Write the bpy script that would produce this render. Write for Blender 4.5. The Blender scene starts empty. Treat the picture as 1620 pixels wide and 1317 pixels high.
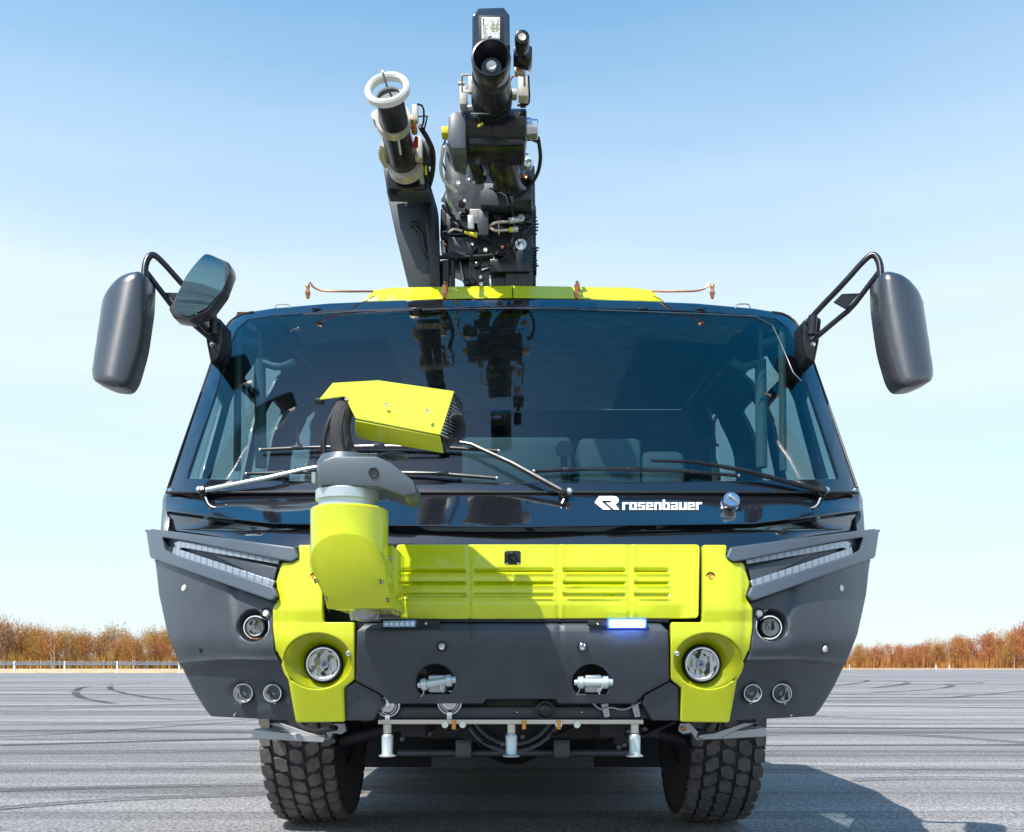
import bpy, bmesh, math, random
from mathutils import Vector, Matrix, geometry
random.seed(7)
sc = bpy.context.scene
COL = sc.collection
# ------------------------------------------------------------------ camera
F, CX, HY, D, H = 1500.0, 811.0, 1050.0, 3.6, 1.0      # focal length in photo pixels, axis, horizon, camera distance and height
cam = bpy.data.cameras.new('camera'); camo = bpy.data.objects.new('camera', cam); COL.objects.link(camo)
camo.location = (0, -D, H); camo.rotation_euler = (math.radians(90), 0, 0)
cam.sensor_width = 36.0; cam.lens = F / 1620 * 36
cam.shift_y = (HY - 658.5) / 1620; cam.shift_x = (810 - CX) / 1620
cam.clip_start = 0.05; cam.clip_end = 8000
sc.camera = camo
# ------------------------------------------------------------------ sky and sun
SUN = Vector((-0.60, -0.75, 1.45)).normalized()
el = math.asin(SUN.z); rot = math.atan2(SUN.x, SUN.y)
w = bpy.data.worlds.new('World'); sc.world = w; w.use_nodes = True
nt = w.node_tree; nt.nodes.clear()
out = nt.nodes.new('ShaderNodeOutputWorld'); bg = nt.nodes.new('ShaderNodeBackground')
sky = nt.nodes.new('ShaderNodeTexSky'); sky.sky_type = 'NISHITA'; sky.sun_disc = False
sky.sun_elevation = el; sky.sun_rotation = rot; sky.air_density = 1.0; sky.dust_density = 0.6; sky.ozone_density = 2.0
hs = nt.nodes.new('ShaderNodeHueSaturation'); hs.inputs['Saturation'].default_value = 1.0
bg.inputs['Strength'].default_value = 0.15
hs.inputs['Hue'].default_value = 0.484; hs.inputs['Saturation'].default_value = 1.45
# pale haze of the air low over the horizon, thin wisps of cloud in it
tcw = nt.nodes.new('ShaderNodeTexCoord'); sx = nt.nodes.new('ShaderNodeSeparateXYZ'); mr = nt.nodes.new('ShaderNodeMapRange'); mxs = nt.nodes.new('ShaderNodeMix'); mxs.data_type = 'RGBA'
mr.interpolation_type = 'SMOOTHSTEP'; mr.inputs[1].default_value = .28; mr.inputs[2].default_value = .74; mr.inputs[3].default_value = .92; mr.inputs[4].default_value = 0
mpw = nt.nodes.new('ShaderNodeMapping'); mpw.inputs['Scale'].default_value = (1.2, 1.2, 9); nw = nt.nodes.new('ShaderNodeTexNoise'); nw.inputs['Scale'].default_value = 1.6; nw.inputs['Detail'].default_value = 7
wr = nt.nodes.new('ShaderNodeMapRange'); wr.inputs[1].default_value = .35; wr.inputs[2].default_value = .75; wr.inputs[3].default_value = .88; wr.inputs[4].default_value = 1.08
mw = nt.nodes.new('ShaderNodeMath'); mw.operation = 'MULTIPLY'; mw.use_clamp = True
nt.links.new(tcw.outputs['Generated'], sx.inputs[0]); nt.links.new(sx.outputs[2], mr.inputs[0]); nt.links.new(tcw.outputs['Generated'], mpw.inputs[0]); nt.links.new(mpw.outputs[0], nw.inputs['Vector']); nt.links.new(nw.outputs[0], wr.inputs[0])
nt.links.new(mr.outputs[0], mw.inputs[0]); nt.links.new(wr.outputs[0], mw.inputs[1]); nt.links.new(mw.outputs[0], mxs.inputs[0])
mxs.inputs[7].default_value = (3.42, 3.97, 4.35, 1)
nt.links.new(sky.outputs[0], hs.inputs['Color']); nt.links.new(hs.outputs[0], mxs.inputs[6]); nt.links.new(mxs.outputs[2], bg.inputs[0]); nt.links.new(bg.outputs[0], out.inputs[0])
sl = bpy.data.lights.new('sun', 'SUN'); sl.energy = 3.7; sl.angle = math.radians(0.5); sl.color = (1.0, 0.95, 0.88)
so = bpy.data.objects.new('sun', sl); COL.objects.link(so); so.rotation_euler = SUN.to_track_quat('Z', 'Y').to_euler()
sc.view_settings.view_transform = 'Standard'; sc.view_settings.look = 'None'; sc.view_settings.gamma = 1.0
sc.view_settings.exposure = 0.75

# ------------------------------------------------------------------ materials
MATS = {}
def mat(name, col, rough=0.5, metal=0.0, coat=0.0, bump=0.0, bscale=60.0, vary=0.0, vscale=4.0, rvary=0.0, emit=None, estr=0.0, spec=0.5, dust=0.0):
    m = bpy.data.materials.new(name); m.use_nodes = True; MATS[name] = m
    t = m.node_tree; b = t.nodes['Principled BSDF']; L = t.links.new
    b.inputs['Base Color'].default_value = (*col, 1); b.inputs['Roughness'].default_value = rough
    b.inputs['Metallic'].default_value = metal; b.inputs['Coat Weight'].default_value = coat; b.inputs['Coat Roughness'].default_value = 0.04
    b.inputs['Specular IOR Level'].default_value = spec
    tc = t.nodes.new('ShaderNodeTexCoord')
    if vary or rvary or dust:
        n = t.nodes.new('ShaderNodeTexNoise'); n.inputs['Scale'].default_value = vscale; n.inputs['Detail'].default_value = 8; n.inputs['Roughness'].default_value = .65
        L(tc.outputs['Object'], n.inputs['Vector'])
        if vary:
            r = t.nodes.new('ShaderNodeMapRange'); r.inputs[1].default_value = .3; r.inputs[2].default_value = .7
            r.inputs[3].default_value = 1 - vary; r.inputs[4].default_value = 1 + vary
            L(n.outputs[0], r.inputs[0])
            mx = t.nodes.new('ShaderNodeVectorMath'); mx.operation = 'SCALE'; mx.inputs[0].default_value = col
            L(r.outputs[0], mx.inputs['Scale']); last = mx.outputs[0]
            L(last, b.inputs['Base Color'])
        if rvary:
            r2 = t.nodes.new('ShaderNodeMapRange'); r2.inputs[1].default_value = .3; r2.inputs[2].default_value = .7
            r2.inputs[3].default_value = max(0, rough - rvary); r2.inputs[4].default_value = rough + rvary
            L(n.outputs[0], r2.inputs[0]); L(r2.outputs[0], b.inputs['Roughness'])
    if bump:
        n2 = t.nodes.new('ShaderNodeTexNoise'); n2.inputs['Scale'].default_value = bscale; n2.inputs['Detail'].default_value = 4
        L(tc.outputs['Object'], n2.inputs['Vector'])
        bp = t.nodes.new('ShaderNodeBump'); bp.inputs['Strength'].default_value = bump; bp.inputs['Distance'].default_value = 0.004
        L(n2.outputs[0], bp.inputs['Height']); L(bp.outputs[0], b.inputs['Normal'])
    if emit:
        b.inputs['Emission Color'].default_value = (*emit, 1); b.inputs['Emission Strength'].default_value = estr
    return m
yellow = mat('lime_paint', (0.58, 0.635, 0.008), .30, coat=.6, vary=.09, rvary=.10, bump=.03, bscale=9)
gplast = mat('grey_plastic', (0.045, 0.054, 0.066), .42, vary=.22, vscale=5, rvary=.07, bump=.12, bscale=500)
gpaint = mat('grey_paint', (0.085, 0.105, 0.125), .38, coat=.2, vary=.06, bump=.03, bscale=300)
gbezel = mat('bezel_plastic', (0.075, 0.098, 0.125), .40, vary=.06, bump=.04, bscale=400)
gloss = mat('gloss_black', (0.010, 0.011, 0.014), .09, coat=1.0, rvary=.05, vscale=30, spec=.8)
black = mat('satin_black', (0.013, 0.014, 0.016), .30, vary=.3, rvary=.12, vscale=12)
matt = mat('matt_black', (0.008, 0.0085, 0.009), .6, vary=.3)
chass = mat('chassis_black', (0.012, 0.011, 0.014), .65, vary=.5, vscale=14, bump=.3)
rubber = mat('tyre_rubber', (0.040, 0.038, 0.040), .82, vary=.35, vscale=18, bump=.5, bscale=120)
treadm = mat('dusty_tread', (0.125, 0.112, 0.106), .85, vary=.45, vscale=9, bump=.6, bscale=90)
steel = mat('bright_steel', (0.62, 0.64, 0.67), .22, metal=1, rvary=.08)
alu = mat('dull_aluminium', (0.42, 0.45, 0.47), .42, metal=.75, vary=.12, rvary=.1, bump=.1)
zinc = mat('zinc_fitting', (0.55, 0.62, 0.63), .38, metal=.55, vary=.1)
beige = mat('anodised_beige', (0.62, 0.56, 0.46), .38, metal=.35, vary=.08)
cream = mat('cream_enamel', (0.80, 0.78, 0.70), .32, coat=.3, vary=.04)
copper = mat('copper', (0.66, 0.27, 0.14), .3, metal=.85, vary=.15)
orange = mat('brass_orange', (0.75, 0.30, 0.04), .35, metal=.3)
yhose = mat('yellow_sleeve', (0.75, 0.65, 0.02), .5)
redm = mat('red_plastic', (0.42, 0.015, 0.012), .4)
white = mat('white_decal', (0.82, 0.83, 0.85), .35)
lens = mat('clear_lens', (0.50, 0.53, 0.56), .16, metal=.3, coat=1, vary=.45, vscale=60, rvary=.1, bump=1.0, bscale=55)
chrome = mat('reflector', (0.92, 0.91, 0.86), .12, metal=.25, vary=.75, vscale=30, bump=1.0, bscale=40, coat=.6)
ledlens = mat('led_bar_lens', (0.36, 0.41, 0.46), .15, metal=.25, coat=.8, vary=.3, vscale=90, bump=.6, bscale=160)
def banded(m):
    t = m.node_tree; b = t.nodes['Principled BSDF']; tc = t.nodes.new('ShaderNodeTexCoord'); wv = t.nodes.new('ShaderNodeTexWave'); wv.inputs['Scale'].default_value = 9.5; wv.inputs['Distortion'].default_value = .3
    r = t.nodes.new('ShaderNodeValToRGB'); r.color_ramp.elements[0].position = .06; r.color_ramp.elements[0].color = (.17, .20, .23, 1); r.color_ramp.elements[1].position = .30; r.color_ramp.elements[1].color = (.29, .33, .37, 1)
    t.links.new(tc.outputs['Object'], wv.inputs['Vector']); t.links.new(wv.outputs['Fac'], r.inputs[0]); t.links.new(r.outputs[0], b.inputs['Base Color'])
banded(ledlens)
blueoff = mat('blue_lamp_unlit', (0.28, 0.50, 0.80), .15, coat=1, vary=.4, vscale=90, bump=.8, bscale=90)
blueon = mat('blue_lamp_lit', (0.3, 0.45, 1.0), .3, emit=(0.22, 0.36, 1.0), estr=80)
blueedge = mat('blue_glow_rim', (0.05, 0.1, .8), .3, emit=(0.03, 0.10, 1.0), estr=2.2)  # strobe housing given its own blue glow around the lens
bluebulb = mat('lamp_bulb', (0.02, 0.05, 0.35), .1, coat=1)
kmirror = mat('kerb_mirror_glass', (0.16, 0.27, 0.31), .03, metal=1)
mirror = mat('mirror_glass', (0.62, 0.70, 0.72), .02, metal=1)
seatm = mat('seat_fabric', (0.045, 0.05, 0.055), .85, vary=.2)
dashm = mat('dash_grey_green', (0.22, 0.27, 0.25), .7, vary=.1)
trim = mat('cab_lining', (0.055, 0.065, 0.075), .8)
polem = mat('grab_post_paint', (0.28, 0.38, 0.36), .4)
pmirror = mat('mirror_shell', (0.036, 0.038, 0.043), .34, spec=1.0, coat=.3, vary=.05, rvary=.04, bump=.1, bscale=600)
darkseam = mat('seam_rubber', (0.03, 0.022, 0.018), .5)

def facet_glints(m, scale=70):  # bright and dark facet reflections painted into the base colour
    t = m.node_tree; b = t.nodes['Principled BSDF']; tc = t.nodes.new('ShaderNodeTexCoord'); v = t.nodes.new('ShaderNodeTexVoronoi'); v.inputs['Scale'].default_value = scale
    mp2 = t.nodes.new('ShaderNodeMapping'); mp2.inputs['Scale'].default_value = (1, 1, .45); t.links.new(tc.outputs['Object'], mp2.inputs[0]); t.links.new(mp2.outputs[0], v.inputs['Vector'])
    bw = t.nodes.new('ShaderNodeRGBToBW'); r = t.nodes.new('ShaderNodeValToRGB'); r.color_ramp.elements[0].position = .22; r.color_ramp.elements[0].color = (.05, .045, .03, 1); r.color_ramp.elements[1].position = .5; r.color_ramp.elements[1].color = (.95, .94, .9, 1)
    e = r.color_ramp.elements.new(.34); e.color = (.45, .40, .22, 1)
    t.links.new(v.outputs['Color'], bw.inputs[0]); t.links.new(bw.outputs[0], r.inputs[0]); t.links.new(r.outputs[0], b.inputs['Base Color'])
facet_glints(chrome)
def glassmat(name, tint, refl=1.9, rough=0.0):
    m = bpy.data.materials.new(name); m.use_nodes = True; t = m.node_tree; t.nodes.clear()
    o = t.nodes.new('ShaderNodeOutputMaterial'); mx = t.nodes.new('ShaderNodeMixShader'); lw = t.nodes.new('ShaderNodeLayerWeight'); pw = t.nodes.new('ShaderNodeMath'); pw.operation = 'POWER'; pw.inputs[1].default_value = 5
    lw.inputs[0].default_value = .5
    f = t.nodes.new('ShaderNodeMapRange'); F0 = ((refl - 1) / (refl + 1)) ** 2; f.inputs[3].default_value = F0; f.inputs[4].default_value = 1
    t.links.new(lw.outputs['Facing'], pw.inputs[0]); t.links.new(pw.outputs[0], f.inputs[0])
    tr = t.nodes.new('ShaderNodeBsdfTransparent'); tr.inputs[0].default_value = (*tint, 1)
    g = t.nodes.new('ShaderNodeBsdfGlossy'); g.inputs['Roughness'].default_value = rough; g.inputs['Color'].default_value = (1, .84, .76, 1)
    t.links.new(f.outputs[0], mx.inputs[0]); t.links.new(tr.outputs[0], mx.inputs[1]); t.links.new(g.outputs[0], mx.inputs[2]); t.links.new(mx.outputs[0], o.inputs[0])
    MATS[name] = m; return m
wglass = glassmat('windshield_glass', (0.58, 0.68, 0.71), 1.80)
sglass = glassmat('side_glass', (0.80, 0.90, 0.89), 1.4)
lglass = glassmat('lamp_glass', (0.93, 0.95, 0.96), 1.35)

# ------------------------------------------------------------------ helpers
def W(px, py, y):
    d = D + y
    return Vector(((px - CX) * d / F, y, H - (py - HY) * d / F))
def mp(y): return (D + y) / F             # metres per photo pixel at depth y
def link(name, bm, m, parent=None, label=None, smooth=40, recalc=True):
    if recalc: bmesh.ops.recalc_face_normals(bm, faces=bm.faces)
    me = bpy.data.meshes.new(name); bm.to_mesh(me); bm.free()
    for p in me.polygons: p.use_smooth = True
    me.set_sharp_from_angle(angle=math.radians(smooth))
    o = bpy.data.objects.new(name, me); COL.objects.link(o)
    if m is not None: me.materials.append(m)
    if parent is not None: o.parent = parent; o.matrix_parent_inverse = parent_inv(parent)
    if label: o['label'] = label
    return o
def parent_inv(p):
    M = Matrix.Translation(p.location)
    q = p.parent
    while q is not None: M = Matrix.Translation(q.location) @ M; q = q.parent
    return M.inverted()
def empty(name, label, cat, loc=(0, 0, 0), group=None):
    o = bpy.data.objects.new(name, None); COL.objects.link(o); o.location = loc; o.empty_display_size = .3
    o['label'] = label; o['category'] = cat
    if group: o['group'] = group
    return o
class MB:
    def __init__(s): s.bm = bmesh.new()
    def add(s, vs, fs):
        v = [s.bm.verts.new(p) for p in vs]
        for f in fs:
            try: s.bm.faces.new([v[i] for i in f])
            except ValueError: pass
        return v
    def box(s, c, size, R=None, bev=0.0):
        t = bmesh.new(); bmesh.ops.create_cube(t, size=1)
        for v in t.verts: v.co = Vector((v.co.x * size[0], v.co.y * size[1], v.co.z * size[2]))
        if bev: bmesh.ops.bevel(t, geom=t.edges[:], offset=min(bev, min(size) * .45), segments=2, affect='EDGES', profile=.5)
        M = Matrix.Translation(c) @ (R.to_4x4() if R is not None else Matrix.Identity(4))
        bmesh.ops.transform(t, matrix=M, verts=t.verts); s.merge(t)
    def merge(s, t):
        me = bpy.data.meshes.new('tmp'); t.to_mesh(me); t.free(); s.bm.from_mesh(me); bpy.data.meshes.remove(me)
    def pbox(s, x0, y0, x1, y1, ya, yb, bev=0.006):         # a box whose front face spans these photo pixels at depth ya and runs back to yb
        a = W(x0, y0, ya); b = W(x1, y1, ya)
        s.box(((a.x + b.x) / 2, (ya + yb) / 2, (a.z + b.z) / 2), (abs(b.x - a.x), abs(yb - ya), abs(a.z - b.z)), bev=bev)
    def tube(s, pts, r, seg=10, cap=True, smoothen=0):
        pts = [Vector(p) for p in pts]
        rs = list(r) if isinstance(r, (list, tuple)) else [r] * len(pts)
        for _ in range(smoothen):
            q = [pts[0]]; qr = [rs[0]]
            for i in range(len(pts) - 1):
                q += [pts[i].lerp(pts[i + 1], .25), pts[i].lerp(pts[i + 1], .75)]; qr += [rs[i] * .75 + rs[i + 1] * .25, rs[i] * .25 + rs[i + 1] * .75]
            q.append(pts[-1]); qr.append(rs[-1]); pts, rs = q, qr
        rings = []; n = None
        for i, p in enumerate(pts):
            t = (pts[min(i + 1, len(pts) - 1)] - pts[max(i - 1, 0)])
            if t.length < 1e-9: t = Vector((0, 0, 1))
            t.normalize()
            if n is None: n = t.orthogonal().normalized()
            else:
                n = n - t * n.dot(t)
                n = n.normalized() if n.length > 1e-6 else t.orthogonal().normalized()
            b = t.cross(n)
            rings.append([s.bm.verts.new(p + (n * math.cos(a) + b * math.sin(a)) * rs[i]) for a in [2 * math.pi * k / seg for k in range(seg)]])
        for a, b in zip(rings, rings[1:]):
            for k in range(seg): s.bm.faces.new((a[k], a[(k + 1) % seg], b[(k + 1) % seg], b[k]))
        if cap: s.bm.faces.new(rings[0][::-1]); s.bm.faces.new(rings[-1])
    def ptube(s, pts, rpx, seg=10, smoothen=0):              # tube through (px, py, y) with radius in photo pixels
        rr = rpx if isinstance(rpx, (list, tuple)) else [rpx] * len(pts)
        s.tube([W(*p) for p in pts], [r * mp(p[2]) for r, p in zip(rr, pts)], seg, True, smoothen)
    def lathe(s, o, ax, prof, seg=28, cap=(True, True)):     # prof: list of (t along axis, radius)
        o = Vector(o); ax = Vector(ax).normalized(); n = ax.orthogonal().normalized(); b = ax.cross(n); rings = []
        for t, r in prof:
            if r < 1e-6: rings.append([s.bm.verts.new(o + ax * t)])
            else: rings.append([s.bm.verts.new(o + ax * t + (n * math.cos(2 * math.pi * k / seg) + b * math.sin(2 * math.pi * k / seg)) * r) for k in range(seg)])
        for a, c in zip(rings, rings[1:]):
            for k in range(seg):
                if len(a) == 1 and len(c) == 1: continue
                if len(a) == 1: s.bm.faces.new((a[0], c[(k + 1) % seg], c[k]))
                elif len(c) == 1: s.bm.faces.new((a[k], a[(k + 1) % seg], c[0]))
                else: s.bm.faces.new((a[k], a[(k + 1) % seg], c[(k + 1) % seg], c[k]))
        if cap[0] and len(rings[0]) > 1: s.bm.faces.new(rings[0][::-1])
        if cap[1] and len(rings[-1]) > 1: s.bm.faces.new(rings[-1])
    def prism(s, poly, ya, yb, bev=0.006, tilt=0.0):                   # photo-pixel outline at depth ya extruded straight back to yb (same world outline)
        t = bmesh.new(); P = [W(p[0], p[1], ya) for p in poly]
        zt = max(p.z for p in P)
        if tilt: P = [W(q[0], q[1], ya + tilt * (zt - p.z)) for q, p in zip(poly, P)]
        a = [t.verts.new(p) for p in P]; b = [t.verts.new((p.x, yb, p.z)) for p in P]; n = len(P)
        t.faces.new(a); t.faces.new(b[::-1])
        for i in range(n): t.faces.new((a[i], b[i], b[(i + 1) % n], a[(i + 1) % n]))
        bmesh.ops.recalc_face_normals(t, faces=t.faces)
        if bev: bmesh.ops.bevel(t, geom=t.edges[:], offset=bev, segments=2, affect='EDGES', profile=.5, clamp_overlap=True)
        s.merge(t)
    def slab(s, pts3, th, bev=0.002):                        # thin plate through 3D points, thickness along its normal
        P = [Vector(p) for p in pts3]; n = geometry.normal(P[:4] if len(P) > 3 else P); t = bmesh.new()
        a = [t.verts.new(p) for p in P]; b = [t.verts.new(p - n * th) for p in P]; k = len(P)
        t.faces.new(a); t.faces.new(b[::-1])
        for i in range(k): t.faces.new((a[i], b[i], b[(i + 1) % k], a[(i + 1) % k]))
        bmesh.ops.recalc_face_normals(t, faces=t.faces)
        if bev: bmesh.ops.bevel(t, geom=t.edges[:], offset=bev, segments=1, affect='EDGES', clamp_overlap=True)
        s.merge(t)
    def sphere(s, c, r, sc3=(1, 1, 1), seg=20):
        t = bmesh.new(); bmesh.ops.create_uvsphere(t, u_segments=seg, v_segments=seg // 2, radius=1)
        for v in t.verts: v.co = Vector((v.co.x * r * sc3[0], v.co.y * r * sc3[1], v.co.z * r * sc3[2])) + Vector(c)
        s.merge(t)
    def build(s, name, m, parent=None, label=None, smooth=40, split=False):
        if not split: return link(name, s.bm, m, parent, label, smooth)
        seen = set(); s.bm.verts.index_update(); out_ = None
        for v in s.bm.verts:
            if v in seen: continue
            st = [v]; seen.add(v); comp = []
            while st:
                q = st.pop(); comp.append(q)
                for e in q.link_edges:
                    o_ = e.other_vert(q)
                    if o_ not in seen: seen.add(o_); st.append(o_)
            n_ = bmesh.new(); mp_ = {q: n_.verts.new(q.co) for q in comp}; fs = {f for q in comp for f in q.link_faces}
            for f in fs: n_.faces.new([mp_[q] for q in f.verts])
            out_ = link(name, n_, m, parent, label, smooth)
        s.bm.free(); return out_

def circle(cx, cy, rx, ry=None, n=32, a0=0): 
    ry = ry or rx
    return [(cx + rx * math.cos(a0 + 2 * math.pi * k / n), cy + ry * math.sin(a0 + 2 * math.pi * k / n)) for k in range(n)]
def area2(p): return sum(p[i][0] * p[(i + 1) % len(p)][1] - p[(i + 1) % len(p)][0] * p[i][1] for i in range(len(p)))
def offset_poly(p, r):                                       # shrink a CCW polygon by r (negative grows)
    n = len(p); res = []
    for i in range(n):
        a, b, c = Vector(p[i - 1]), Vector(p[i]), Vector(p[(i + 1) % n])
        e1 = (b - a); e2 = (c - b)
        if e1.length < 1e-6 or e2.length < 1e-6: res.append(tuple(b)); continue
        e1.normalize(); e2.normalize()
        n1 = Vector((-e1.y, e1.x)); n2 = Vector((-e2.y, e2.x)); m = n1 + n2
        if m.length < 1e-3: m = n1
        m.normalize(); k = max(.45, m.dot(n1)); res.append(tuple(b + m * (r / k)))
    return res
def round_poly(p, r, n=4):
    q = []; N = len(p)
    for i in range(N):
        a, b, c = Vector(p[i - 1]), Vector(p[i]), Vector(p[(i + 1) % N])
        la = (a - b).length; lc = (c - b).length; rr = min(r, la * .45, lc * .45)
        p0 = b + (a - b).normalized() * rr; p1 = b + (c - b).normalized() * rr
        for k in range(n + 1):
            t = k / n; q.append(tuple(p0 * (1 - t) ** 2 + b * 2 * t * (1 - t) + p1 * t * t))
    return q
def sheet(outer, holes, step, fmap, thick, r=2.0, dscale=None):
    """A thick rounded-edge panel over a 2D outline (with holes). fmap(u, v, depth) -> 3D; r = edge rounding in 2D units."""
    dscale = dscale or mp(0)
    if area2(outer) < 0: outer = outer[::-1]
    hs2 = []
    for h in holes: hs2.append(h[::-1] if area2(h) > 0 else list(h))
    outer_i = offset_poly(outer, r) if r else outer
    holes_i = [offset_poly(h, r) if r else h for h in hs2]
    loops = [[Vector((x, y, 0)) for x, y in outer_i]] + [[Vector((x, y, 0)) for x, y in h] for h in holes_i]
    flat = [v for l in loops for v in l]
    tris = geometry.tessellate_polygon(loops)
    bm = bmesh.new(); vs = [bm.verts.new(v) for v in flat]
    for t in tris:
        try: bm.faces.new([vs[i] for i in t])
        except ValueError: pass
    xs = [v.x for v in flat]; ys = [v.y for v in flat]
    for ax, lo, hi in ((0, min(xs), max(xs)), (1, min(ys), max(ys))):
        k = math.floor(lo / step) + 1
        while k * step < hi:
            co = Vector((k * step, 0, 0)) if ax == 0 else Vector((0, k * step, 0)); no = Vector((1, 0, 0)) if ax == 0 else Vector((0, 1, 0))
            bmesh.ops.bisect_plane(bm, geom=bm.verts[:] + bm.edges[:] + bm.faces[:], plane_co=co, plane_no=no, dist=1e-4); k += 1
    # make all faces point +Z in 2D
    bm.normal_update()
    for f in bm.faces:
        if f.normal.z < 0: f.normal_flip()
    bm.normal_update()
    bnd = [e for e in bm.edges if len(e.link_faces) == 1]
    outd = {}
    for e in bnd:
        f = e.link_faces[0]; a, b = e.verts
        for l in f.loops:
            if l.edge == e: a, b = l.vert, l.link_loop_next.vert
        d = (b.co - a.co)
        if d.length < 1e-7: continue
        d.normalize(); n = Vector((d.y, -d.x, 0))
        for v in (a, b): outd.setdefault(v, []).append(n)
    front = {v: v.co.copy() for v in bm.verts}
    faces = [[v for v in f.verts] for f in bm.faces]
    be = []
    for e in bnd:
        f = e.link_faces[0]; a, b = e.verts
        for l in f.loops:
            if l.edge == e: a, b = l.vert, l.link_loop_next.vert
        be.append((a, b))
    nb = bmesh.new(); fv = {v: nb.verts.new(fmap(c.x, c.y, 0)) for v, c in front.items()}
    for f in faces: 
        try: nb.faces.new([fv[v] for v in f])
        except ValueError: pass
    if thick:
        bv = {v: nb.verts.new(fmap(c.x, c.y, thick)) for v, c in front.items()}
        rings = {}
        for v, ns in outd.items():
            m = sum(ns, Vector()); m = m.normalized() if m.length > 1e-6 else ns[0]; k = max(.5, m.dot(ns[0])); c = front[v]; R = r / k
            L = []
            if r:
                for s_, dd in ((.55, .12), (.9, .45), (1.0, 1.0)):
                    q = c + m * R * s_; L.append(nb.verts.new(fmap(q.x, q.y, dd * r * dscale)))
                q = c + m * R; L.append(nb.verts.new(fmap(q.x, q.y, thick)))
            rings[v] = [fv[v]] + L + [bv[v]]
        for f in faces:
            try: nb.faces.new([bv[v] for v in reversed(f)])
            except ValueError: pass
        for a, b in be:
            if a not in rings or b not in rings: continue
            A, B = rings[a], rings[b]
            for k in range(len(A) - 1):
                try: nb.faces.new((A[k], A[k + 1], B[k + 1], B[k]))
                except ValueError: pass
    bm.free()
    return nb
# --- the cab's front surface: depth y for a point (X, z)
def sm(a, b, t):
    t = max(0, min(1, (t - a) / (b - a))); return t * t * (3 - 2 * t)
def ybump(X, z):
    a = abs(X); s = 0.92 * max(0, a - .80) ** 2
    lo = .42 * (math.sqrt((z - 1.10) ** 2 + .0025) - .05) if z < 1.10 else .22 * (math.sqrt((z - 1.10) ** 2 + .0025) - .05)
    return s + lo
def yglass(X, z):
    t = (z - 1.72) / 1.03; a = abs(X)
    prof = .40 + .66 * t + .06 * min(1.25, max(0, t)) ** 4
    return prof + .11 * X * X + 0.6 * max(0, a - 1.22) ** 2
def yhood(X, z):
    t = max(-.3, min(1.2, (z - 1.47) / .25)); a = abs(X)
    w_ = sm(1.44, 1.72, z)
    return .10 + .30 * t + (1 - w_) * .92 * max(0, a - .80) ** 2 + w_ * (.11 * X * X + 0.6 * max(0, a - 1.22) ** 2)
def onsurf(px, py, ys):
    y = .3
    for _ in range(14):
        p = W(px, py, y); y = .5 * y + .5 * ys(p.x, p.z)
    return y
def fm(ys, off=0.0, rel=None):
    def g(u, v, d):
        y = onsurf(u, v, ys) ; p = W(u, v, y)
        p.y = y + off + d + (rel(u, v) if rel else 0)
        return p
    return g
def mir(poly, s): return [(p[0] if s < 0 else 1622 - p[0], *p[1:]) for p in poly]
def mx(x, s): return x if s < 0 else 1622 - x
truck = empty('fire_truck', 'lime yellow and dark grey airport fire truck seen head on with raised roof boom', 'fire truck', (0, 0, 0))
def nrm(px, py, ys):
    a = W(px, py, onsurf(px, py, ys)); b = W(px + 3, py, onsurf(px + 3, py, ys)); c = W(px, py + 3, onsurf(px, py + 3, ys))
    n = (b - a).cross(c - a).normalized(); return n if n.y < 0 else -n
def bolt(px, py, ys_or_y, r, parent, name='bolt', m=None, off=0, proud=.008):
    ax_ = (0, -1, 0) if isinstance(ys_or_y, (int, float)) else nrm(px, py, ys_or_y)
    y = (ys_or_y if isinstance(ys_or_y, (int, float)) else onsurf(px, py, ys_or_y)) + off
    b = MB(); c = W(px, py, y); R = r * mp(y)
    b.lathe(c, ax_, [(-.01, R), (proud * .5, R), (proud, R * .75), (proud * .8, R * .45), (proud * .6, 0)], 12)
    return b.build(name, m or steel, parent)
# ================================================================== the cab face
# glossy black surround with the windshield in it
frit_o = [(262, 779), (290, 700), (325, 600), (345, 540), (360, 510), (380, 496), (430, 488), (520, 480), (640, 475), (811, 473)]
frit_o = frit_o + [(1622 - x, y) for x, y in frit_o[-2::-1]]
gl_o = [(296, 757), (318, 690), (345, 610), (362, 550), (375, 520), (392, 506), (430, 500), (520, 493), (640, 489), (811, 487)]
gl_in = gl_o + [(1622 - x, y) for x, y in gl_o[-2::-1]]
gl_in = gl_in + [(1100, 762), (811, 764), (522, 762)]
link('windshield_surround', sheet(frit_o, [gl_in], 24, fm(yglass), .03, 2), gloss, truck)
link('windshield', sheet(offset_poly(gl_in if area2(gl_in) > 0 else gl_in[::-1], .6), [], 24, fm(yglass, .003), .006, 0), wglass, truck)
# washer pipe along the top of the glass
t = MB(); t.tube([W(x, y, onsurf(x, y, yglass) - .006) for x, y in [(480, 498), (560, 493), (700, 489), (811, 488), (930, 490), (1060, 495), (1120, 497), (1195, 501), (1222, 515), (1236, 545), (1255, 590), (1268, 603)]], .0024, 6); t.build('washer_pipe', gpaint, truck)
for x in (500, 660, 1018, 1110):
    t = MB(); c = W(x, 489, onsurf(x, 489, yglass) - .014); t.box(c, (.05, .012, .008), bev=.003); t.build('washer_clip', black, truck)
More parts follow.
